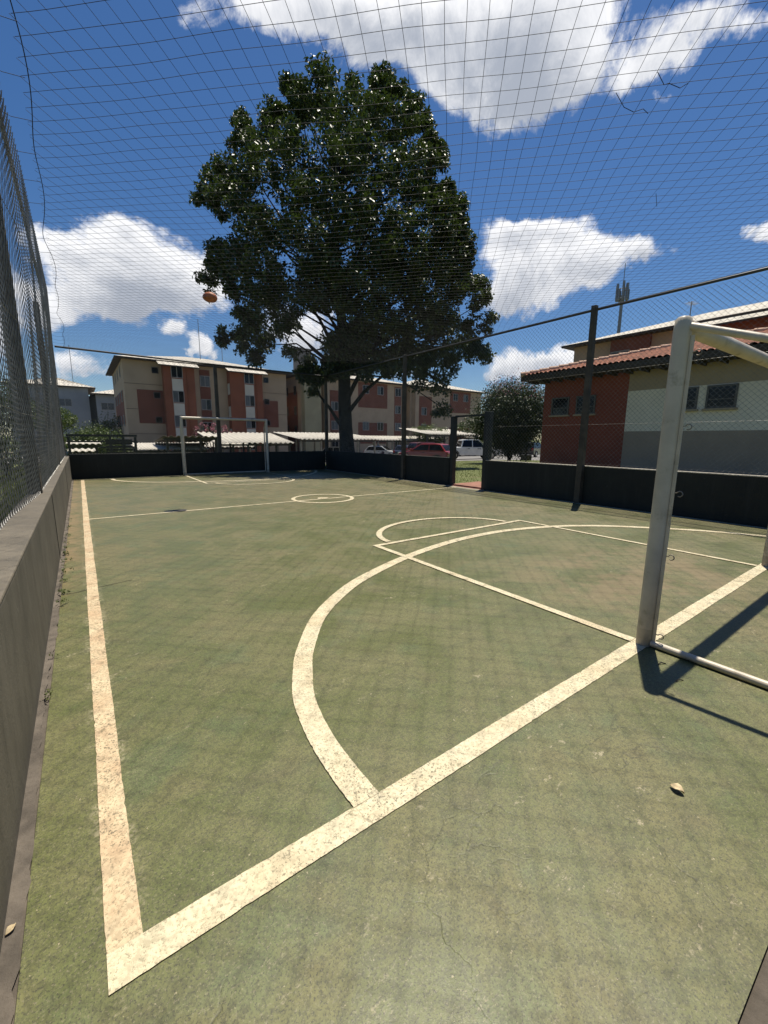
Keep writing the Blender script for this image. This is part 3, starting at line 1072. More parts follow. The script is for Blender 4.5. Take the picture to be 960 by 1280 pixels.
cx_, cy_ = 430, 290
for (px, py, rp) in list(LOBES):
    if math.hypot((px - cx_) / 175, (py - cy_) / 215) > .62 and rp > 12:
        a0 = math.atan2((py - cy_) / 215, (px - cx_) / 175)
        for k in range(4):
            a1 = a0 + rng.normal() * .6
            kx = rng.uniform(.85, 1.22)
            ex, ey = px + math.cos(a1) * rp * kx, py + math.sin(a1) * rp * kx
            if ey < 470 and ey > 92 and not (330 < ex < 395 and 385 < ey < 450):
                LOBES.append((ex, ey, rng.uniform(5, 10)))
for (px, py, rp) in LOBES:
    edge = min(1, math.hypot((px - cx_) / 175, (py - cy_) / 215))
    span = 4.6 * math.sqrt(max(0, 1 - edge ** 2))
    rw = rp / FPX * TD * (.84 if rp > 12 else 1.0)
    nrep = 1 + int(span / max(rw * 1.1, .9))
    for kk in range(nrep):
        off = (kk - (nrep - 1) / 2) / max(1, nrep - 1) * 2 * span * .9 if nrep > 1 else rng.uniform(-.5, .5)
        ctr = atD(px + rng.normal() * 3, py + rng.normal() * 3, TD + off)
        low = 1.1 if py > 330 else 1.0
        ncl = max(4, int((rw / .42) ** 2 * 2.3 * low))
        for _ in range(ncl):
            u = rng.normal(size=3)
            u /= np.linalg.norm(u)
            k_ = rng.uniform(.35, 1.0) ** .6
            rad = rng.uniform(.26, .48) * (1 if rw > .5 else .75)
            p_ = ctr + u * max(rw - rad * .6, .05) * k_
            cs.append(p_)
            rs.append(rad)
            cn.append(int(44 * (rad / .4) ** 2) + 4)
        # limb to this lobe
        if rp < 11.5 or (px < 390 and py > 300 and rng.random() < .6):
            continue
        hz = ctr[2]
        s = max(.33, min(.93, (hz - 2.2) / 15 - .02 * abs(px - cx_) / 40))
        a_ = trunk_pt(s)
        if kk != nrep // 2 and rng.random() < .75:
            continue
        mid_ = a_ * .5 + ctr * .5 + np.array([rng.normal() * .3, rng.normal() * .3, -.35 if hz > 7 else .7])
        r0 = .03 + .012 * rw + .02 * rng.random()
        limbs.tube([a_, mid_, ctr], [r0 * 1.25, r0 * .75, .018], 6, False)
V, T = leaves_np(cs, rs, [int(c_ * 1.3) for c_ in cn], .175, .85, .25)
np_mesh('crown', V, T, MAT['leaf'], tt, tri=True)
tk = MB()
tk.tube([trunk_pt(s) + (np.array([0, 0, -.2]) if s == 0 else 0) for s in np.linspace(0, 1, 14)], [.46, .36, .33, .31, .29, .27, .25, .22, .19, .16, .13, .10, .08, .05], 14)
# visible low limbs
for pts, r0 in ((((432, 520), (455, 490), (478, 470), (500, 462)), .11), (((428, 535), (412, 510), (400, 495), (394, 478)), .10), (((436, 495), (452, 462), (462, 440), (470, 410)), .12), (((430, 460), (415, 430), (400, 400), (380, 370)), .13), (((402, 480), (385, 470), (372, 450), (362, 440)), .05), (((300, 325), (320, 345), (350, 355), (415, 360)), .06), (((545, 475), (520, 455), (490, 430), (445, 420)), .07)):
    tk.tube([atD(x, y, TD - .1 + .12 * i) for i, (x, y) in enumerate(pts)], [r0 * (1 - .22 * i) for i in range(4)], 8)
tk.v += limbs.v[:0]
o_ = len(tk.v)
tk.v += limbs.v
tk.f += [tuple(i + o_ for i in f) for f in limbs.f]
tk.mi += limbs.mi
tk.build('trunk', MAT['bark'], tt, smooth=True)

# ------------------------------------------------------------------ apartment blocks


def window(parent, O, U, N, u, z, w, h, n, pale=0, bars=1):
    b = MB()
    f = .055
    n1 = n + .045
    b.obox(O, U, N, u - w / 2 - f, u + w / 2 + f, n, n1, z - h / 2 - f, z - h / 2)
    b.obox(O, U, N, u - w / 2 - f, u + w / 2 + f, n, n1, z + h / 2, z + h / 2 + f)
    b.obox(O, U, N, u - w / 2 - f, u - w / 2, n, n1, z - h / 2, z + h / 2)
    b.obox(O, U, N, u + w / 2, u + w / 2 + f, n, n1, z - h / 2, z + h / 2)
    if bars:
        b.obox(O, U, N, u - .03, u + .03, n, n1 - .006, z - h / 2, z + h / 2)
    fr = b.build('window', MAT['frame'] if w > .7 else MAT['frame_dark'], parent)
    halves = ((u - w / 2, u - (.03 if bars else 0)), (u + (.03 if bars else 0), u + w / 2)) if bars else ((u - w / 2, u + w / 2),)
    for i, (a, c) in enumerate(halves):
        p = MB()
        p.obox(O, U, N, a, c, n, n + .012 + .008 * i, z - h / 2, z + h / 2)
        p.build('pane', MAT['pane_pale'] if (pale == 1 and i == 0) or pale == 2 else MAT['pane'], fr)


def hip_roof(parent, O, U, N, L, depth, z, ov, rise, mat, n_front=0.0):
    """hipped slab roof with overhang over the block"""
    u0, u1, n0, n1 = -ov, L + ov, n_front + ov, -depth - ov
    half = (n0 - n1) / 2

    def P(u, n, zz):
        return (O[0] + U[0] * u + N[0] * n, O[1] + U[1] * u + N[1] * n, O[2] + zz)
    th = .14
    b = MB()
    lo = [P(u0, n0, z), P(u1, n0, z), P(u1, n1, z), P(u0, n1, z)]
    hi = [P(u0, n0, z + th), P(u1, n0, z + th), P(u1, n1, z + th), P(u0, n1, z + th)]
    rg = [P(u0 + half, (n0 + n1) / 2, z + th + rise), P(u1 - half, (n0 + n1) / 2, z + th + rise)]
    v = hi + rg
    b.add(v, [(0, 1, 5, 4), (1, 2, 5), (2, 3, 4, 5), (3, 0, 4)])
    r = b.build('roof', mat, parent)
    s = MB()
    hi2 = [tuple(np.array(p) - np.array((0, 0, .004))) for p in hi]
    s.add(lo + hi2, [(0, 3, 2, 1), (0, 1, 5, 4), (1, 2, 6, 5), (2, 3, 7, 6), (3, 0, 4, 7)])
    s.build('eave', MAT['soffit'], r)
    return r


def lip_roof(roof, O, U, N, u0, u1, nf, z, mat, back=.3, drop=.42):
    """the main roof running down over a projecting bay"""
    def P(u, n, zz):
        return (O[0] + U[0] * u + N[0] * n, O[1] + U[1] * u + N[1] * n, O[2] + zz)
    b = MB()
    v = [P(u0, nf, z - drop), P(u1, nf, z - drop), P(u1, back, z + .17), P(u0, back, z + .17)]
    lo = [tuple(np.array(p) - np.array((0, 0, .12))) for p in v]
    b.add(v, [(0, 1, 2, 3)])
    b.build('bay_roof', mat, roof)
    c = MB()
    v2 = [tuple(np.array(p) - np.array((0, 0, .004))) for p in v]
    c.add(v2 + lo, [(4, 7, 6, 5), (0, 4, 5, 1), (1, 5, 6, 2), (2, 6, 7, 3), (3, 7, 4, 0)])
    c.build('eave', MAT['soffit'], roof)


def antenna(roof, p, h, kind=0):
    b = MB()
    b.tube([p, np.array(p) + np.array([0, 0, h])], .035, 6)
    if kind:
        q0 = np.array(p) + np.array([0, 0, h * .9])
        b.tube([q0 + np.array([-.5, 0, 0]), q0 + np.array([.6, 0, .05])], .02, 5)
        for k in range(4):
            b.tube([q0 + np.array([-.4 + .28 * k, -.3, .0]), q0 + np.array([-.4 + .28 * k, .3, 0])], .012, 4)
    b.build('antenna', MAT['metal_grey'], roof)


UX, NY_ = np.array([1.0, 0, 0]), np.array([0, -1.0, 0])
FZ = [7.95, 5.45, 2.95, 0.45]      # window centre heights of the four storeys


def side_frame(O, L_left=True):
    return O, np.array([0, 1.0, 0]), np.array([-1.0, 0, 0])


def block_a(label):
    """near left block: two projecting red bays, recessed stair core"""
    Yf = 49.0
    xa, xb = 4.25, 21.40
    L = xb - xa
    O = np.array([xa, Yf, 0])
    t = thing('apartment_block', label, 'building', (xa + L / 2, Yf + 7, -1), 'apartment blocks beyond the car park')
    U, N = UX, NY_
    zb, ze = -1.6, 8.95
    w = MB()
    w.obox(O, U, N, 0, L, -14.5, 0, zb, ze)
    w.build('wall', MAT['beige'], t)

    def X(px):
        return float(atY(px, 500, Yf)[0]) - xa
    for (u0, u1) in ((7.70 - xa, 10.65 - xa), (14.30 - xa, 18.0 - xa)):
        b = MB()
        b.obox(O, U, N, u0, u1, 0, 1.1, zb, ze - .3)
        b.build('bay', MAT['orange'], t)
        wc = (8.95 if u0 < 5 else 16.45) - xa
        for zz in (FZ[0] - 1.28, FZ[1] - 1.25, FZ[2] - 1.25):
            sp = MB()
            sp.obox(O, U, N, wc - .52, wc + .52, 1.1, 1.125, zz - .60, zz + .62)
            sp.build('spandrel', MAT['cream'], t)
        dp = MB()
        dp.tube([O + U * (u1 - .75) + N * 1.15 + np.array([0, 0, -1]), O + U * (u1 - .75) + N * 1.15 + np.array([0, 0, ze - .4])], .04, 6)
        dp.build('downpipe', MAT['orange'], t)
        for i, zz in enumerate(FZ):
            window(t, O, U, N, wc, zz + .05, 1.0, 1.1, 1.1, (0, 1, 1, 0)[i])
    # cream patches on the inner flank of the right bay
    sO, sU, sN = O + U * (14.30 - xa), np.array([0, -1.0, 0]), np.array([-1.0, 0, 0])
    for zz in (6.7, 4.2, 1.7):
        sp = MB()
        sp.obox(sO, sU, sN, .15, .95, 0, .02, zz - .6, zz + .6)
        sp.build('spandrel', MAT['cream'], t)
    # stair core between the bays
    rp = MB()
    rp.obox(O, U, N, 11.37 - xa, 12.46 - xa, 0, .03, zb, ze - .35)
    rp.build('panel', MAT['red'], t)
    for i, zz in enumerate(FZ[:3]):
        window(t, O, U, N, 11.92 - xa, zz - .55, .95, 1.05, .03, (2, 1, 0)[i])
    # red panels on the beige walls
    for (u0, u1, z0, z1) in ((5.30 - xa, 7.68 - xa, 2.72, 6.10), (18.02 - xa, 20.25 - xa, 2.60, 5.75)):
        rp = MB()
        rp.obox(O, U, N, u0, u1, 0, .03, z0, z1)
        rp.build('panel', MAT['red'], t)
    for (u, n) in ((7.10 - xa, 0), (18.85 - xa, 0)):
        for i, zz in enumerate(FZ):
            nn = .03 if i in (1, 2) else 0
            window(t, O, U, N, u, zz + .15, .52, .52, nn, 0, 0)
    for zz in (6.65, 4.15, 1.65):
        for ua, ub in ((0.0, 7.68 - xa), (18.02 - xa, L)):
            lines = MB()
            lines.obox(O, U, N, ua, ub, 0, .012, zz - .02, zz + .02)
            lines.build('floor_line', MAT['soffit'], t)
    # left flank
    sO, sU, sN = O, np.array([0, 1.0, 0]), np.array([-1.0, 0, 0])
    rp = MB()
    rp.obox(sO, sU, sN, 2.2, 13.0, 0, .03, 2.72, 6.10)
    rp.build('panel', MAT['red'], t)
    for dd in (3.2, 6.4, 9.6, 12.4):
        for i, zz in enumerate(FZ):
            window(t, sO, sU, sN, dd, zz + .1, .8, 1.05, .03 if i in (1, 2) else 0, 0)
    rf = hip_roof(t, O, U, N, L, 14.5, ze, .65, 1.9, MAT['tile_light_x'])
    lip_roof(rf, O, U, N, 7.70 - xa - .5, 10.65 - xa + .4, 1.75, ze, MAT['tile_light_x'])
    lip_roof(rf, O, U, N, 14.30 - xa - .3, 18.0 - xa + .5, 1.75, ze, MAT['tile_light_x'])
    antenna(rf, (13.0, 55, ze + 1.7), 4.6)
    antenna(rf, (15.6, 55, ze + 1.6), 3.0, 1)
    return t


block_a('red and beige apartment block with two red bays, behind the far goal')


def block_b(label, xa, L, spec, roofmat, depth=14.5, tank=None, pale_left=None):
    Yf = 49.0
    O = np.array([xa, Yf, 0])
    t = thing('apartment_block', label, 'building', (xa + L / 2, Yf + 7, -1), 'apartment blocks beyond the car park')
    U, N = UX, NY_
    zb, ze = -1.6, 9.1
    w = MB()
    w.obox(O, U, N, 0, L, -depth, 0, zb, ze)
    w.build('wall', MAT['beige'], t)
    for kind, u0, u1, z0, z1, n in spec:
        b = MB()
        if kind == 'bay':
            b.obox(O, U, N, u0, u1, 0, n, zb, ze - .2)
            b.build('bay', MAT['beige'], t)
        elif kind == 'olive':
            b.obox(O, U, N, u0, u1, 0, n, zb, ze - .2)
            b.build('bay', MAT['olive'], t)
        else:
            b.obox(O, U, N, u0, u1, n, n + .03, z0, z1)
            b.build('panel', MAT[kind], t)
            nw = max(1, int((u1 - u0) / 2.2))
            for k in range(nw):
                uu = u0 + (u1 - u0) * (k + .5) / nw
                for i, zz in enumerate(FZ):
                    if z0 + .3 < zz < z1 - .3:
                        window(t, O, U, N, uu, zz + .1, .95, 1.05, n + .03, (k + i) % 3)
    sO, sU, sN = O, np.array([0, 1.0, 0]), np.array([-1.0, 0, 0])
    rp = MB()
    rp.obox(sO, sU, sN, 1.0, 12.0, 0, .03, -1.5, 7.2)
    rp.build('panel', MAT['red'], t)
    for dd in (1.6, 4.2, 7.2, 10.2):
        for i, zz in enumerate(FZ[:3]):
            window(t, sO, sU, sN, dd, zz - .6, .6, 1.0, .03, 0)
    rf = hip_roof(t, O, U, N, L, depth, ze, .65, 2.2, roofmat)
    if tank:
        b = MB()
        b.box(tank - .9, tank + .9, 53, 55, ze + .5, ze + 4.0)
        b.box(tank - 1.0, tank + 1.0, 52.9, 55.1, ze + 4.0, ze + 4.15)
        b.build('water_tank', MAT['greydark'], t)
    return t


block_b('beige apartment block with red window panels, seen behind the big tree trunk', 23.3, 16.3, [
    ('olive', .1, 2.4, 0, 0, .9), ('bay', 3.0, 3.6, 0, 0, 1.0),
    ('red', 3.7, 6.0, -1.5, 7.6, 0), ('red', 8.6, 13.6, 5.6, 9.0, 0), ('red', 8.6, 13.6, 0.6, 3.55, 0),
    ('red', 14.9, 16.2, -1.5, 8.8, 0)], MAT['tile_light_x'], tank=26.0)
block_b('beige and red apartment block right of the big tree, above the gate', 41.2, 15.8, [
    ('bay', .4, 1.1, 0, 0, .8), ('red', 1.2, 4.4, -.5, 7.8, 0), ('red', 8.4, 13.2, 5.6, 9.0, 0), ('red', 8.4, 13.2, -.6, 3.2, 0)], MAT['tile_light_x'])

# grey block far left
tgb = thing('apartment_block', 'grey blue apartment block with pale hipped roof at far left', 'building', (0, 76, -1), 'apartment blocks beyond the car park')
O = np.array([-7.0, 72.0, 0])
w = MB()
w.obox(O, UX, NY_, 0, 8.8, -12, -1.5, -1.6, 8.1)
w.build('wall', MAT['greyblue'], tgb)
w = MB()
w.obox(O, UX, NY_, 9.6, 22, -12, 0, -1.6, 7.2)
w.build('wall', MAT['greyblue'], tgb)
w = MB()
w.obox(O, UX, NY_, 8.81, 9.59, -12, -2.5, -1.6, 7.1)
w.build('stair_core', MAT['greydark'], tgb)
for u in (10.9, 15.0, 19.0):
    for zz in (5.6, 3.0, .4):
        window(tgb, O, UX, NY_, u, zz, 1.5, .9, 0, 2)
for u in (2.0, 6.0):
    for zz in (6.0, 3.4, .8):
        window(tgb, O, UX, NY_, u, zz, 1.4, .9, -1.5, 2)
rf = hip_roof(tgb, O + np.array([0, 1.5, 0]), UX, NY_, 9.2, 11, 8.1, .5, 1.6, MAT['tile_light_x'])
hip_roof(tgb, O + UX * 9.6, UX, NY_, 12.4, 12, 7.2, .6, 2.0, MAT['tile_light_x'])
antenna(rf, (0.2, 76, 9.0), 5.2)

# block behind the clubhouse, facing the court
ZB4 = 8.4
tb4 = thing('apartment_block', 'apartment block with pale roof rising behind the red tiled clubhouse', 'building', (38, 5, -1), 'apartment blocks beyond the car park')
O = np.array([32.0, 17.8, 0])
U4, N4 = np.array([0, -1.0, 0]), np.array([-1.0, 0, 0])
w = MB()
w.obox(O, U4, N4, 0, 26, -13, 0, -1.0, ZB4)
w.build('wall', MAT['beige'], tb4)
b = MB()
b.obox(O, U4, N4, 2.9, 5.5, 0, .25, -1, ZB4 - .02)
b.build('bay', MAT['red'], tb4)
b = MB()
b.obox(O, U4, N4, 8.4, 11.8, 0, .9, -1, ZB4 - .3)
b.build('bay', MAT['red'], tb4)
for u, n, wd, pl in ((2.3, 0, .5, 0), (3.6, .25, 1.15, 2), (6.9, 0, 1.1, 1), (10.1, .9, 1.1, 0), (17, 0, 1.1, 1)):
    for zz in (7.0, 4.4, 1.8):
        window(tb4, O, U4, N4, u, zz, wd, wd if wd < 1 else 1.05, n, pl, 1 if wd > 1 else 0)
rf = hip_roof(tb4, O, U4, N4, 26, 13, ZB4, .7, 2.1, MAT['tile_light_y'])
lip_roof(rf, O, U4, N4, 7.7, 12.6, 1.6, ZB4, MAT['tile_light_y'])
antenna(rf, (37, 12.0, 9.7), 1.6, 1)

# ------------------------------------------------------------------ clubhouse
CX = 18.0
tc = thing('clubhouse', 'single storey red and white building with terracotta tiled roof beside the court', 'building', (22, 4, 0))
O = np.array([CX, 10.86, 0])
Lc, dc, hc = 19.0, 9.0, 4.02
b = MB()
b.obox(O, U4, N4, 0, Lc, -dc, 0, -.3, hc)
b.build('wall', MAT['club_red'], tc)
ub = 10.86 - 7.10
b = MB()
b.obox(O, U4, N4, ub, Lc - .02, 0, .02, -.28, 1.69)
b.build('dado', MAT['club_grey'], tc)
b = MB()
b.obox(O, U4, N4, ub, Lc - .02, 0, .02, 1.693, 3.26)
b.build('white_band', MAT['club_white'], tc)
b = MB()
b.obox(O, U4, N4, ub, Lc - .02, 0, .02, 3.263, hc - .01)
b.build('upper_band', MAT['club_taupe'], tc)


def club_window(u, z, w_, h_, n):
    b = MB()
    f = .06
    for (a, c, z0, z1) in ((u - w_ / 2 - f, u + w_ / 2 + f, z - h_ / 2 - f, z - h_ / 2), (u - w_ / 2 - f, u + w_ / 2 + f, z + h_ / 2, z + h_ / 2 + f), (u - w_ / 2 - f, u - w_ / 2, z - h_ / 2, z + h_ / 2), (u + w_ / 2, u + w_ / 2 + f, z - h_ / 2, z + h_ / 2)):
        b.obox(O, U4, N4, a, c, n, n + .05, z0, z1)
    b.obox(O, U4, N4, u - w_ / 2, u + w_ / 2, n, n + .035, z - .13 * h_ - .018, z - .13 * h_ + .018)
    fr = b.build('window', MAT['frame_dark'], tc)
    p = MB()
    p.obox(O, U4, N4, u - w_ / 2, u + w_ / 2, n, n + .015, z - h_ / 2, z + h_ / 2)
    p.build('pane', MAT['pane'], fr)
    s = MB()
    s.obox(O, U4, N4, u - w_ / 2 - .12, u + w_ / 2 + .12, n, n + .11, z - h_ / 2 - f - .07, z - h_ / 2 - f - .002)
    s.build('sill', MAT['club_taupe'], fr)


for u, n in ((.86, 0), (2.05, 0), (5.71, .02), (6.82, .02), (11.2, .02), (12.8, .02)):
    club_window(u, 2.84, .74, .66, n)
# tiled hip roof: real corrugated tile courses on the side that faces the court
ov = 0.85
zr0 = 4.24
slope = 0.255
yl, yr = 10.86 + .75, 10.86 - Lc - .75
half = (dc + 2 * ov) / 2
ncol = int((yl - yr) / .215)
ss = 6
vs, fs = [], []
course = .36
nrow = int(half / (course * .94))
ycol = np.linspace(yl, yr, ncol * ss + 1)
xr, zr_ = [], []
for r_ in range(nrow):
    for e in (0, 1):
        d_ = (r_ + e) * half / nrow
        xr.append(CX - ov + d_)
        zr_.append(zr0 + slope * d_ + (.045 if e == 0 else 0.0))
xr, zr_ = np.array(xr), np.array(zr_)
prof = .055 * np.abs(np.cos(np.arange(len(ycol)) / ss * np.pi)) ** .8
jit = np.repeat(rng.normal(size=ncol + 2) * .006, ss)[:len(ycol)]
V = np.zeros((len(xr), len(ycol), 3))
V[:, :, 0] = xr[:, None]
V[:, :, 1] = ycol[None]
V[:, :, 2] = zr_[:, None] + prof[None] + jit[None]
Q = []
nc_ = len(ycol)
for i in range(len(xr) - 1):
    dmid = (xr[i] + xr[i + 1]) / 2 - (CX - ov)
    for j in range(nc_ - 1):
        ym = (ycol[j] + ycol[j + 1]) / 2
        if ym < yl - dmid + .02 and ym > yr + dmid - .02:
            Q.append((i * nc_ + j, i * nc_ + j + 1, (i + 1) * nc_ + j + 1, (i + 1) * nc_ + j))
roofo = np_mesh('roof', V.reshape(-1, 3), np.array(Q), MAT['terracotta'], tc)
# other slopes and soffit
b = MB()
zt_r = zr0 + slope * half
A = [(CX - ov, yl, zr0), (CX - ov, yr, zr0), (CX + dc + ov, yr, zr0), (CX + dc + ov, yl, zr0), (CX - ov + half, yl - half, zt_r), (CX - ov + half, yr + half, zt_r)]
b.add(A, [(0, 4, 3), (1, 2, 5), (3, 4, 5, 2)])
b.build('rear_slope', MAT['terracotta'], roofo)
b = MB()
b.box(CX - ov + .03, CX + dc + ov - .03, yr + .03, yl - .03, hc + .004, hc + .10)
b.build('ceiling_board', MAT['soffit'], roofo)
b = MB()
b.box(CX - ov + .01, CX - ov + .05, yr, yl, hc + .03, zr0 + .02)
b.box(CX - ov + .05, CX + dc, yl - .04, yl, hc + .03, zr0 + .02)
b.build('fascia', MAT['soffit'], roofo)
for k in np.arange(yr + .3, yl - .1, .6):
    b = MB()
    b.box(CX - ov + .055, CX - .004, k - .03, k + .03, hc + .001 - .12, hc + .003)
    b.build('rafter', MAT['soffit'], roofo)
b = MB()
for (p0, p1) in (((CX - ov, yl, zr0 + .06), (CX - ov + half, yl - half, zt_r + .06)), ((CX - ov + half, yl - half, zt_r + .06), (CX - ov + half, yr + half, zt_r + .06)), ((CX - ov, yr, zr0 + .06), (CX - ov + half, yr + half, zt_r + .06))):
    p0, p1 = np.array(p0), np.array(p1)
    n = int(np.linalg.norm(p1 - p0) / .42)
    for i in range(n):
        a_, c_ = p0 + (p1 - p0) * (i / n), p0 + (p1 - p0) * ((i + 1.12) / n)
        b.tube([a_ + np.array([0, 0, .02]), c_], [.125, .10], 10)
b.build('ridge_cap', MAT['ridge'], roofo, smooth=True)

# ------------------------------------------------------------------ carports


def corrugated(x0, x1, y0, y1, z0, z1, pitch=.30, amp=.045, mat=None, name='roof', parent=None):
    n = int((x1 - x0) / pitch * 6)
    xs = np.linspace(x0, x1, n + 1)
    wv = amp * np.sin((xs - x0) / pitch * 2 * np.pi)
    V, Q = [], []
    for (y, z) in ((y0, z0), ((y0 + y1) / 2, (z0 + z1) / 2), (y1, z1)):
        V.append(np.stack([xs, np.full(n + 1, y), z + wv], 1))
    for (y, z) in ((y0, z0 - .02), (y1, z1 - .02)):
        V.append(np.stack([xs, np.full(n + 1, y), z + wv], 1))
    m = n + 1
    j = np.arange(n)
    for a, c in ((0, 1), (1, 2)):
        Q.append(np.stack([a * m + j, a * m + j + 1, c * m + j + 1, c * m + j], 1))
    Q.append(np.stack([3 * m + j, 3 * m + j + 1, j + 1, j], 1))
    Q.append(np.stack([3 * m + j, 4 * m + j, 4 * m + j + 1, 3 * m + j + 1], 1))
    return np_mesh(name, np.concatenate(V), np.concatenate(Q), mat or MAT['asbestos'], parent)


def carport(label, pxl, pxr, pyf, pyb, Yf, Yb, nposts=4, mat=None, pitch=.42, postmat=None):
    a = atY(pxl, pyf, Yf)
    c = atY(pxr, pyf, Yf)
    zf = (a[2] + c[2]) / 2
    zb = float(atY((pxl + pxr) / 2, pyb, Yb)[2])
    g = min(zt(a[0], Yf), zt(c[0], Yb))
    t = thing('carport', label, 'carport', ((a[0] + c[0]) / 2, (Yf + Yb) / 2, g), 'corrugated carports of the car park')
    corrugated(a[0], c[0], Yf, Yb, zf, zb, pitch, pitch * .13, mat, 'roof', t)
    for ya, yb_, zp in ((Yf + .28, Yf + .40, zf), (Yb - .4, Yb - .28, zb)):
        b = MB()
        b.box(a[0] + .1, c[0] - .1, ya, yb_, zp - .24, zp - .10)
        b.build('beam', MAT['steel'], t)
    for k in range(nposts):
        x = a[0] + .3 + (c[0] - a[0] - .6) * k / max(1, nposts - 1)
        for ya, yb_, zp in ((Yf + .27, Yf + .41, zf), (Yb - .41, Yb - .27, zb)):
            p = MB()
            p.box(x - .07, x + .07, ya, yb_, zt(x, ya) - .1, zp - .16)
            p.build('post', postmat or MAT['steel'], t)
    return t


carport('white corrugated carport right behind the middle of the far goal', 268, 368, 553.5, 541, 31.5, 37, 6)
carport('low white carport behind the left post of the far goal', 170, 262, 561.5, 553.5, 30, 34.5, 5, pitch=.2)
carport('carport with shade coloured into its dark roof behind the far goal crossbar', 203, 277, 545.5, 552, 29, 33.5, 4, MAT['asbestos_shade'])
carport('lower white carport under the bigger one behind the goal', 240, 318, 558.5, 552.5, 39, 43, 4, postmat=MAT['post_pale'])
carport('white carport behind the big tree trunk', 374, 474, 549, 541.5, 33, 39, 5, postmat=MAT['post_pale'])
carport('flat pale carport above the red car', 472, 560, 550, 545.5, 36.5, 41, 6, postmat=MAT['post_pale'])
carport('pale carport seen above the white pickup and through the gate', 534, 600, 543, 537, 33, 38, 4)
carport('distant pale carport right of the gate post', 588, 642, 547.5, 545, 35, 38, 3)
carport('short white carport left of the far goal, upper strip', 82, 127, 554.8, 551.2, 33, 36, 3, pitch=.34)
carport('short white carport left of the far goal, just above the wall', 84, 120, 564, 560.8, 27, 29.5, 3, pitch=.3)

# dark steel frame left of the far goal
a, c = atY(82, 545, 26), atY(171, 543, 26)
tfm = thing('steel_frame', 'dark open steel frame above the wall left of the far goal', 'frame', (a[0], 26, zt(a[0], 26)))
for (x0, x1, za, zb_) in ((a[0], c[0], -.02, .10), (a[0], c[0], -.32, -.24), (a[0] + 1.4, c[0] - .1, -.62, -.54)):
    b = MB()
    b.box(x0, x1, 25.95, 26.08, a[2] + za, a[2] + zb_)
    b.build('beam', MAT['steel'], tfm)
for x in (a[0] + .1, a[0] + 1.9, a[0] + 2.5, c[0] - .1):
    p = MB()
    p.box(x - .06, x + .06, 25.96, 26.07, zt(x, 26) - .1, a[2] - .03)
    p.build('post', MAT['steel'], tfm)
# louvre like dark side wall under it
for k in range(7):
    b = MB()
    b.box(a[0] + 1.7, c[0] - .2, 26.5, 26.56, a[2] - 1.3 + .17 * k, a[2] - 1.18 + .17 * k)
    b.build('slat', MAT['steel'], tfm)

# ------------------------------------------------------------------ cars


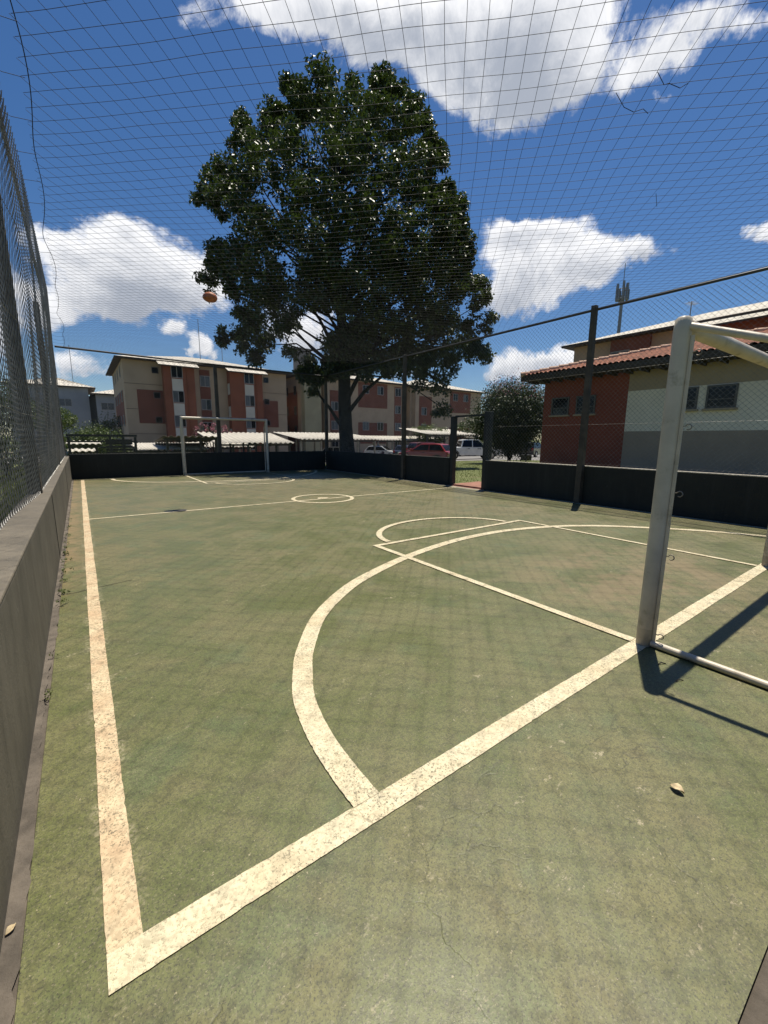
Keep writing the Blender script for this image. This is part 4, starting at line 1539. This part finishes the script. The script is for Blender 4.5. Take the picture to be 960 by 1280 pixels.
def car(label, loc, heading, col, kind='hatch', group='cars parked beyond the court wall'):
    """built along local +X = forward, origin at ground centre"""
    t = thing('parked_car' if kind != 'pickup' else 'pickup_truck', label, 'car' if kind != 'pickup' else 'pickup', (0, 0, 0), group)
    pm_ = paint('paint_' + kind, col)
    if kind == 'pickup':
        L, Wd, H = 5.3, .92, 1.78
        prof = [(-2.65, .50), (-2.63, 1.02), (-.95, 1.06), (.95, 1.08), (2.30, 1.02), (2.60, .86), (2.65, .45), (2.2, .36), (-2.4, .40)]
        green = [(-1.05, 1.05), (-.88, 1.70), (-.5, 1.77), (.55, 1.76), (1.30, 1.07)]
        wheels, wr = (-1.65, 1.68), .38
    elif kind == 'suv':
        L, Wd, H = 4.5, .90, 1.68
        prof = [(-2.2, .42), (-2.22, .95), (-1.9, 1.05), (1.0, 1.03), (2.05, .92), (2.22, .70), (2.22, .38), (1.8, .30), (-1.9, .30)]
        green = [(-2.12, 1.03), (-1.85, 1.58), (-1.4, 1.66), (.2, 1.64), (1.08, 1.02)]
        wheels, wr = (-1.35, 1.38), .34
    else:
        L, Wd, H = 3.9, .82, 1.42
        prof = [(-1.92, .40), (-1.95, .78), (-1.78, .92), (.90, .90), (1.75, .76), (1.93, .58), (1.93, .34), (1.5, .26), (-1.6, .26)]
        green = [(-1.80, .90), (-1.40, 1.36), (-1.0, 1.42), (.10, 1.40), (.95, .89)]
        wheels, wr = (-1.20, 1.22), .29
    b = MB()
    n = len(prof)
    vs = []
    stations = [(-Wd + .0, .90), (-Wd * .97, 1.0), (Wd * .97, 1.0), (Wd, .90)]
    # body with slightly tucked sides
    vs = [(x, -Wd * (.96 if z > .75 else 1.0), z) for x, z in prof] + [(x, Wd * (.96 if z > .75 else 1.0), z) for x, z in prof]
    fs = [tuple(range(n))[::-1], tuple(range(n, 2 * n))] + [(i, (i + 1) % n, n + (i + 1) % n, n + i) for i in range(n)]
    b.add(vs, fs)
    g = len(green)
    wt = Wd * .78
    zb = min(z for _, z in green)
    zt2 = max(z for _, z in green)

    def hw(z):
        return Wd * .955 + (wt - Wd * .955) * (z - zb) / (zt2 - zb)
    vs = [(x, -hw(z), z) for x, z in green] + [(x, hw(z), z) for x, z in green]
    fs = [tuple(range(g))[::-1], tuple(range(g, 2 * g))] + [(i, (i + 1) % g, g + (i + 1) % g, g + i) for i in range(g)]
    b.add(vs, fs)
    if kind == 'pickup':
        b.box(-2.52, -1.10, -Wd * .80, Wd * .80, 1.02, 1.045)
    body = b.build('body', pm_, t, bevel=.045, local=True)
    # glass
    gl = MAT['pane']
    x0, x1 = green[1][0], green[-2][0]
    zlo, zhi = zb + .05, zt2 - .10

    def gx(side, z):   # x of front / back pillars at height z
        pts = green[:3] if side == 0 else green[-2:]
        (xa_, za), (xb_, zb_) = (green[0], green[1]) if side == 0 else (green[-1], green[-2])
        return xa_ + (xb_ - xa_) * min(1.0, (z - za) / (zb_ - za))
    cuts = {'hatch': (-.55,), 'suv': (-1.0, -.05), 'pickup': (.0,)}[kind]
    for s in (-1, 1):
        edges = [None, *cuts, None]
        for k in range(len(edges) - 1):
            q_ = []
            for z, (i0, i1) in ((zlo, (k, k + 1)), (zhi, (k, k + 1))):
                lo_ = gx(0, z) + .10 if edges[k] is None else edges[k] + .04
                hi_ = gx(1, z) - .12 if edges[k + 1] is None else edges[k + 1] - .04
                q_.append([(lo_, s * (hw(z) + .008), z), (hi_, s * (hw(z) + .008), z)])
            p = MB()
            p.poly([q_[0][0], q_[0][1], q_[1][1], q_[1][0]])
            p.build('window', gl, t, local=True)
    for side, nm in ((1, 'windscreen'), (0, 'rear_window')):
        q_ = []
        (xa_, za), (xb_, zb_) = (green[-1], green[-2]) if side else (green[0], green[1])
        nx, nz = (zb_ - za), -(xb_ - xa_)
        ln = math.hypot(nx, nz)
        nx, nz = nx / ln * .012, nz / ln * .012
        if not side:
            nx, nz = -abs(nx), abs(nz)
        else:
            nx, nz = abs(nx), abs(nz)
        for f in (.10, .90):
            x, z = xa_ + (xb_ - xa_) * f, za + (zb_ - za) * f
            for s in (-1, 1):
                q_.append((x + nx, s * (hw(z) - .09), z + nz))
        p = MB()
        p.poly([q_[0], q_[1], q_[3], q_[2]])
        p.build(nm, gl, t, local=True)
    # wheels
    for x in wheels:
        for s in (-1, 1):
            w_ = MB()
            w_.tube([(x, s * (Wd - .20), wr), (x, s * (Wd + .012), wr)], wr, 22)
            ty = w_.build('wheel', MAT['tyre'], t, local=True)
            r2 = MB()
            r2.tube([(x, s * (Wd + .013), wr), (x, s * (Wd + .022), wr)], [wr * .66, wr * .58], 14)
            r2.build('rim', MAT['rim'], ty, local=True)
            a_ = MB()
            pts = [(x + (wr + .055) * math.cos(q1), s * (Wd + .006), wr + (wr + .055) * math.sin(q1)) for q1 in np.linspace(R(-8), R(188), 14)]
            a_.tube(pts, .035, 5)
            a_.build('wheel_arch', MAT['trim'], t, local=True)
    # lamps, bumpers, mirrors, handles, sill
    xf, xr_ = max(x for x, _ in prof), min(x for x, _ in prof)
    zl = .70 if kind == 'hatch' else .86
    for s in (-1, 1):
        p = MB()
        p.box(xf - .22, xf - .005, s * Wd * .72 - .17, s * Wd * .72 + .17, zl - .10, zl + .07)
        p.build('headlight', MAT['lamp_clear'], t, bevel=.02, local=True)
        p = MB()
        p.box(xr_ - .012, xr_ + .14, s * Wd * .82 - .10, s * Wd * .82 + .12, zl - .06, zl + .16)
        p.build('tail_light', MAT['lamp_red'], t, bevel=.015, local=True)
        p = MB()
        p.box(green[-1][0] - .25, green[-1][0] - .10, min(s * (Wd + .02), s * (Wd + .18)), max(s * (Wd + .02), s * (Wd + .18)), zb + .02, zb + .15)
        p.build('mirror', pm_, t, bevel=.02, local=True)
        for xh in ((-.35, .55) if kind != 'hatch' else (-.15,)):
            p = MB()
            p.box(xh - .09, xh + .09, min(s * Wd * .965, s * (Wd * .965 + .03)), max(s * Wd * .965, s * (Wd * .965 + .03)), zb - .12, zb - .08)
            p.build('door_handle', MAT['trim'], t, local=True)
    p = MB()
    p.box(xf - .10, xf + .03, -Wd * .95, Wd * .95, .34, .52)
    p.build('bumper', MAT['trim'] if kind != 'pickup' else pm_, t, bevel=.03, local=True)
    p = MB()
    p.box(xf - .02, xf + .012, -Wd * .5, Wd * .5, zl - .12, zl + .03)
    p.build('grille', MAT['trim'], t, local=True)
    p = MB()
    p.box(xr_ - .05, xr_ + .10, -Wd * .95, Wd * .95, .38, .54)
    p.build('bumper', MAT['trim'], t, bevel=.03, local=True)
    t.location = tuple(map(float, loc))
    t.rotation_euler = (0, 0, heading)
    return t


def on_ground(px, D):
    d = ray(px, 560)
    p = CAM + d * D
    return (p[0], p[1], zt(p[0], p[1]) + .012)


RH = math.atan2(LV[1], LV[0])      # heading towards the right of the picture
car('white pickup truck parked sideways, seen through the gate opening', on_ground(587, 37.5), RH + .10, (.84, .84, .82), 'pickup')
car('small red hatchback parked beside the gate, its tail to the right', on_ground(533, 29.5), RH + math.pi - .55, (.33, .022, .022), 'hatch')
car('silver white hatchback parked right of the big tree trunk', on_ground(478, 46), RH - .35, (.55, .56, .56), 'hatch')
car('dark car with pale roof parked beyond the lawn, left of the pink blossoming tree trunk', on_ground(636, 50), RH + .6, (.20, .20, .20), 'suv')
car('black car parked beyond the lawn next to the clubhouse corner', on_ground(666, 47), RH + .9, (.016, .016, .018), 'suv')
car('white car mostly hidden behind the big tree trunk', on_ground(424, 44), RH, (.65, .65, .64), 'hatch')
car('dark blue car behind the fence post right of the silver hatchback', on_ground(511, 44), RH + 1.0, (.03, .04, .07), 'hatch')
car('dark car under the white carport behind the far goal', on_ground(240, 36), RH + .4, (.06, .06, .065), 'hatch')
car('deep red car behind the red hatchback', on_ground(536, 42), RH + .5, (.10, .012, .012), 'suv')

# ------------------------------------------------------------------ other plants
c = atY(640, 560, 17.5)
mp = atD(638, 555, 27)
mp[2] = zt(mp[0], mp[1])
bush('crape_myrtle', 'round dark green tree with pink blossom tips by the clubhouse corner', 'tree', mp, 2.6, 2.3, 2.15, 52000, .13, MAT['leaf_myrtle'], None, (MAT['pink'], 1500, .10, 1.35), .75, 7)
pm2 = atD(682, 470, 26.5)
b0 = atD(658, 566, 30)
b = MB()
tbx = thing('planter_box', 'small black box on a stake at the edge of the lawn', 'planter', (b0[0], b0[1], zt(b0[0], b0[1])))
b.box(b0[0] - .28, b0[0] + .28, b0[1] - .28, b0[1] + .28, zt(b0[0], b0[1]) + .08, zt(b0[0], b0[1]) + .5)
b.build('box', MAT['steel'], tbx, bevel=.03)
b = MB()
b.tube([(b0[0], b0[1], zt(b0[0], b0[1]) - .05), (b0[0], b0[1], 1.6)], .05, 8)
b.build('stake', MAT['steel'], tbx)
pk = atD(266, 548, 36)
bush('pink_tree', 'small pale pink blossoming tree behind the far goal', 'tree', (pk[0], pk[1], zt(pk[0], pk[1])), 1.5, 1.3, .85, 1500, .13, MAT['leaf_myrtle'], None, (MAT['pink'], 1300, .13, .6), 1.6, 6)
p0 = atD(476, 565, 22)
bush('pink_shrub', 'reddish flowering shrub behind the dark wall by the fence post', 'shrub', (p0[0], p0[1], zt(p0[0], p0[1])), .55, .5, .35, 500, .09, MAT['leaf_mid'], None, (MAT['pink'], 500, .09, .3))
p0 = atD(540, 545, 50)
bush('young_tree', 'light green young tree in front of the block above the red car', 'tree', (p0[0] - .5, p0[1], zt(p0[0], p0[1])), 2.6, 2.2, 1.4, 2600, .24, MAT['leaf_light'], None, None, 1.2, 6)
p0 = atD(588, 540, 52)
bush('dark_bush', 'dark bush below the block seen through the gate frame', 'shrub', (p0[0], p0[1], zt(p0[0], p0[1])), 2.2, 2.0, 2.4, 2600, .24, MAT['leaf_mid'])
# far left bushes
for px, py, D, rx, rz, n, m, lab in ((95, 545, 34, 1.9, 1.5, 3600, 'leaf_light', 'light green bush farthest left above the far wall'),
                                     (124, 545, 35, 2.0, 1.55, 3800, 'leaf_light', 'wide light green bush left of the red and beige block'),
                                     (150, 548, 36, 1.3, .85, 1600, 'leaf_light', 'low light green bush at the corner of the red and beige block'),
                                     (134, 540, 48, 3.4, 2.5, 4600, 'leaf_mid', 'large dark bush in front of the grey blue block')):
    p0 = atD(px, py, D)
    bush('garden_bush', lab, 'bush', (p0[0], p0[1], zt(p0[0], p0[1])), rx, rx * .8, rz, n, .17 if m == 'leaf_light' else .22, MAT[m], 'bushes by the apartment blocks')
p0 = atD(72, 500, 30)
bush('leafy_tree', 'small tree with sunlit green leaves just past the left fence end', 'tree', (p0[0] - .6, p0[1], zt(p0[0], p0[1])), 1.9, 1.6, 1.0, 2600, .16, MAT['leaf_light'], None, None, 2.6, 5)
for (x, y, rx, ry, rz, tr_, n, lab) in ((-4.6, 17.5, 2.2, 2.2, 1.7, 2.0, 16000, 'leafy dark tree seen through the left fence, its top sunlit'),
                                        (-4.4, 27, 2.8, 2.4, 1.6, 1.2, 12000, 'low dark tree seen through the left fence, farther off')):
    bush('shade_tree', lab, 'tree', (x, y, zt(x, y)), rx, ry, rz, n, .16, MAT['leaf_mid'], None, None, tr_, 6)
bush('hedge', 'dark hedge across the grass outside the left fence', 'hedge', (-4.6, 16.3, -.1), 3.9, 1.3, 1.0, 16000, .15, MAT['leaf'])
# low white rail outside the left fence
a = atD(2, 566, 15)
c = atD(43, 568, 15)
tw = thing('white_rail', 'low white rail on posts outside the left fence', 'rail', (a[0], a[1], 0))
b = MB()
b.tube([a, c], .045, 8)
b.build('bar', MAT['goal'], tw, smooth=True)
for p_ in (a, c):
    b = MB()
    b.tube([(p_[0], p_[1], -.1), (p_[0], p_[1], p_[2])], .05, 8)
    b.build('post', MAT['goal'], tw, smooth=True)


# grass blades on the lawn beyond the gate and outside the left fence; weeds in the gutter
def blades(name, pts, h, mat, lean=.35):
    pts = np.asarray(pts, float)
    N = len(pts)
    a = rng.uniform(0, 2 * np.pi, N)
    hh = h * rng.uniform(.5, 1.3, N)
    w = hh * .10 + .003
    sx = np.stack([np.cos(a) * w, np.sin(a) * w, np.zeros(N)], 1)
    tip = pts + np.stack([rng.normal(size=N) * lean * hh, rng.normal(size=N) * lean * hh, hh], 1)
    V = np.stack([pts - sx, pts + sx, tip], 1).reshape(-1, 3)
    T = np.arange(3 * N).reshape(-1, 3)
    o = np_mesh(name, V, T, mat, None, tri=True)
    o['kind'] = 'stuff'
    return o


pts = []
while len(pts) < 36000:
    D, L_ = rng.uniform(8, 33), rng.uniform(-2, 22)
    p = DV * D + LV * L_
    if 9.1 < p[0] < 17.9 + (10 if p[1] > 11 else 0) and not (p[0] < 10.35 and 5.7 < p[1] < 8.0):
        if rng.random() < min(1, 16 / D):
            pts.append((p[0], p[1], zt(p[0], p[1]) - .005))
g1 = blades('grass', pts, .055, MAT['blade'])
tag(g1, 'sunlit lawn grass between the court and the car park', 'grass')
pts = [(-.5 - abs(rng.normal()) * 2.2, rng.uniform(-1, 22), -.035) for _ in range(24000)]
g2 = blades('grass', pts, .12, MAT['blade'])
tag(g2, 'tall grass just outside the left fence', 'grass')


def weed(y, n, s, label):
    x = -0.195 + rng.normal() * .01
    t = thing('weed', label, 'weed', (x, y, -.01), 'weeds growing in the gutter')
    cs = [np.array([x + abs(rng.normal()) * .03, y + rng.normal() * s, .02 + abs(rng.normal()) * s * .5]) for _ in range(max(3, n // 8))]
    V, T = leaves_np(cs, [s * .7] * len(cs), [8] * len(cs), s * .75)
    V[:, 0] = np.maximum(V[:, 0], -.222)
    V[:, 2] = np.maximum(V[:, 2], 0.002)
    np_mesh('foliage', V, T, MAT['weed'], t, tri=True)


WL = 'small weed sprouting in the gutter at the foot of the left wall'
for y in (3.05, 3.35, 3.7, 4.0, 4.25, 4.5, 4.8, 5.1, 5.4, 5.9, 6.5, 2.05, 7.3, 1.55):
    weed(y, int(rng.uniform(24, 60)), rng.uniform(.014, .030), WL)

# ------------------------------------------------------------------ telecom mast
m0 = atD(773, 418, 78)
m1 = atD(776, 372, 78)
tm = thing('telecom_mast', 'tall telecom mast with antenna panels rising behind the pale roof', 'mast', (m0[0], m0[1], -1))
b = MB()
b.tube([(m0[0], m0[1], -1), (m0[0], m0[1], m1[2])], [.42, .26], 12)
b.build('pole', MAT['metal_grey'], tm, smooth=True)
b = MB()
b.tube([(m0[0], m0[1], m1[2]), (m0[0], m0[1], m1[2] + 5.5)], .06, 6)
b.build('lightning_rod', MAT['metal_grey'], tm)
for zz in (m1[2] - .6, m1[2] + 1.0):
    b = MB()
    b.tube([(m0[0] + .85 * math.cos(a_), m0[1] + .85 * math.sin(a_), zz) for a_ in np.linspace(0, 2 * math.pi, 17)], .07, 5)
    b.build('ring', MAT['metal_grey'], tm)
for k in range(9):
    a_ = 2 * math.pi * k / 9 + .2
    x, y = m0[0] + .95 * math.cos(a_), m0[1] + .95 * math.sin(a_)
    hh = (2.6, 1.8, 3.1)[k % 3]
    b = MB()
    b.box(x - .16, x + .16, y - .16, y + .16, m1[2] - .9, m1[2] - .9 + hh)
    b.build('antenna_panel', MAT['metal_grey'], tm)

# ------------------------------------------------------------------ light and sky
SUN = np.array([0.53, 0.265, 2.02])
SUN /= np.linalg.norm(SUN)
elev = math.asin(SUN[2])
azim = math.atan2(SUN[0], SUN[1])
ld = bpy.data.lights.new('sun', 'SUN')
ld.energy = 5.0
ld.angle = R(0.53)
ld.color = (1.0, 0.935, 0.80)
lo = bpy.data.objects.new('sun', ld)
COL.objects.link(lo)
lo.rotation_euler = Vector(SUN).to_track_quat('Z', 'Y').to_euler()
lo.location = (5, 5, 30)

wd = bpy.data.worlds.new('World')
S.world = wd
wd.use_nodes = True
wd.node_tree.nodes.clear()
q = NT(wd.node_tree)
sky = q.n('TexSky', sky_type='NISHITA')
sky.sun_disc = False
sky.sun_elevation = elev
sky.sun_rotation = azim
sky.altitude = 500
sky.air_density = 1.0
sky.dust_density = 0.4
sky.ozone_density = 2.2
gen = q.n('TexCoord').outputs['Generated']
dirv = q.vmath('NORMALIZE', gen)
wn = q.n('TexNoise', {'Vector': dirv, 'Scale': 6.5, 'Detail': 7.0, 'Roughness': 0.6}).outputs['Color']
wv = q.vmath('ADD', dirv, q.vmath('MULTIPLY', q.vmath('SUBTRACT', wn, (0.5, 0.5, 0.5)), (.13, .13, .13)))
CLOUDS = [(620, 45, 130, 62, 1), (560, 15, 110, 45, 1), (690, 70, 70, 45, .9), (625, 120, 62, 42, 1.15), (655, 95, 85, 40, 1.0), (545, 70, 55, 40, .9), (716, 0, 50, 40, .7), (410, 5, 100, 44, .8), (330, -20, 70, 40, .7), (470, 30, 70, 55, .8),
          (885, 8, 55, 40, .68), (842, 52, 36, 40, .62), (812, 85, 24, 26, .55), (850, 122, 25, 12, .45), (945, 25, 36, 20, .45),
          (110, 345, 70, 38, 1), (195, 345, 52, 40, 1), (170, 305, 26, 26, .9), (225, 372, 58, 28, 1.05), (80, 310, 36, 22, .9), (60, 395, 26, 24, .7), (150, 375, 80, 22, .95),
          (690, 320, 62, 42, 1), (650, 350, 42, 34, 1), (640, 295, 34, 20, .9), (735, 325, 40, 26, .95), (810, 325, 34, 20, .95), (630, 372, 26, 18, .8), (680, 285, 42, 16, .9),
          (945, 290, 32, 14, .85), (660, 452, 55, 20, .9), (620, 465, 26, 12, .7), (700, 455, 30, 14, .8), (222, 431, 24, 10, .9), (255, 440, 14, 9, .8), (108, 458, 46, 15, .95), (385, 415, 45, 34, .9),
          (-5, 385, 34, 55, 1), (500, 470, 30, 12, .8), (240, 25, 26, 40, .30)]
f = None
under = None
for (px, py, hx, hy, st) in CLOUDS:
    d = direction(px, py)
    tx = direction(px + 10, py) - d
    tx /= np.linalg.norm(tx)
    ty = np.cross(tx, d)
    sc = math.cos(math.atan(math.hypot(px - 480, py - 640) / FPX))
    a_, b_ = hx / FPX * sc * (sc if abs(px - 480) > abs(py - 640) else 1), hy / FPX * sc * (sc if abs(py - 640) > 300 else 1)
    u = q.vmath('DOT_PRODUCT', wv, tuple(tx / a_))
    u = q.math('SUBTRACT', u, float(d @ tx / a_))
    v = q.vmath('DOT_PRODUCT', wv, tuple(ty / b_))
    v = q.math('SUBTRACT', v, float(d @ ty / b_))
    r2 = q.math('ADD', q.math('MULTIPLY', u, u), q.math('MULTIPLY', v, v))
    front = q.math('GREATER_THAN', q.vmath('DOT_PRODUCT', dirv, tuple(d)), 0.3)
    e = q.math('MULTIPLY', q.math('MULTIPLY', q.math('POWER', 2.718, q.math('MULTIPLY', r2, -1.0)), st), front)
    ev = q.math('MULTIPLY', e, v)
    f = e if f is None else q.math('ADD', f, e)
    under = ev if under is None else q.math('ADD', under, ev)
n1 = q.noise(dirv, 8, 14, 0.68, .6)
n2 = q.noise(dirv, 28, 10, 0.66)
dens = q.math('ADD', f, q.math('ADD', q.math('MULTIPLY', q.math('SUBTRACT', n1, .5), 2.0), q.math('MULTIPLY', q.math('SUBTRACT', n2, .5), 1.0)))
dens = q.math('MULTIPLY', dens, q.ramp(f, .08, .3))
mask = q.ramp(dens, .27, .84)
vrel = q.math('DIVIDE', under, q.math('ADD', f, .05))
lit = q.math('ADD', q.math('MULTIPLY', vrel, .42), q.math('ADD', q.math('MULTIPLY', q.math('SUBTRACT', n1, .5), 2.0), q.math('MULTIPLY', q.math('SUBTRACT', dens, 1.0), -.25)))
ccol = q.mix(q.ramp(lit, -.55, .35), (0.40, 0.44, 0.52), (0.97, 0.975, 1.0))
hs = q.n('HueSaturation', {'Hue': 0.505, 'Saturation': 1.27, 'Value': 1.20, 'Color': sky.outputs[0]})
bg1 = q.n('Background', {'Color': hs.outputs[0], 'Strength': 0.064})
bg2 = q.n('Background', {'Color': ccol, 'Strength': 0.86})
mx = q.n('MixShader', {0: mask, 1: bg1.outputs[0], 2: bg2.outputs[0]})
wo = q.n('OutputWorld')
q.t.links.new(mx.outputs[0], wo.inputs[0])

S.view_settings.view_transform = 'Standard'
S.view_settings.look = 'None'
S.view_settings.exposure = 0.28
S.view_settings.gamma = 1.0
S.view_settings.use_curve_mapping = False
S.cycles.max_bounces = 6
S.cycles.diffuse_bounces = 3
S.cycles.glossy_bounces = 3
S.cycles.transparent_max_bounces = 8
S.cycles.caustics_reflective = False
S.cycles.caustics_refractive = False
S.cycles.use_denoising = True
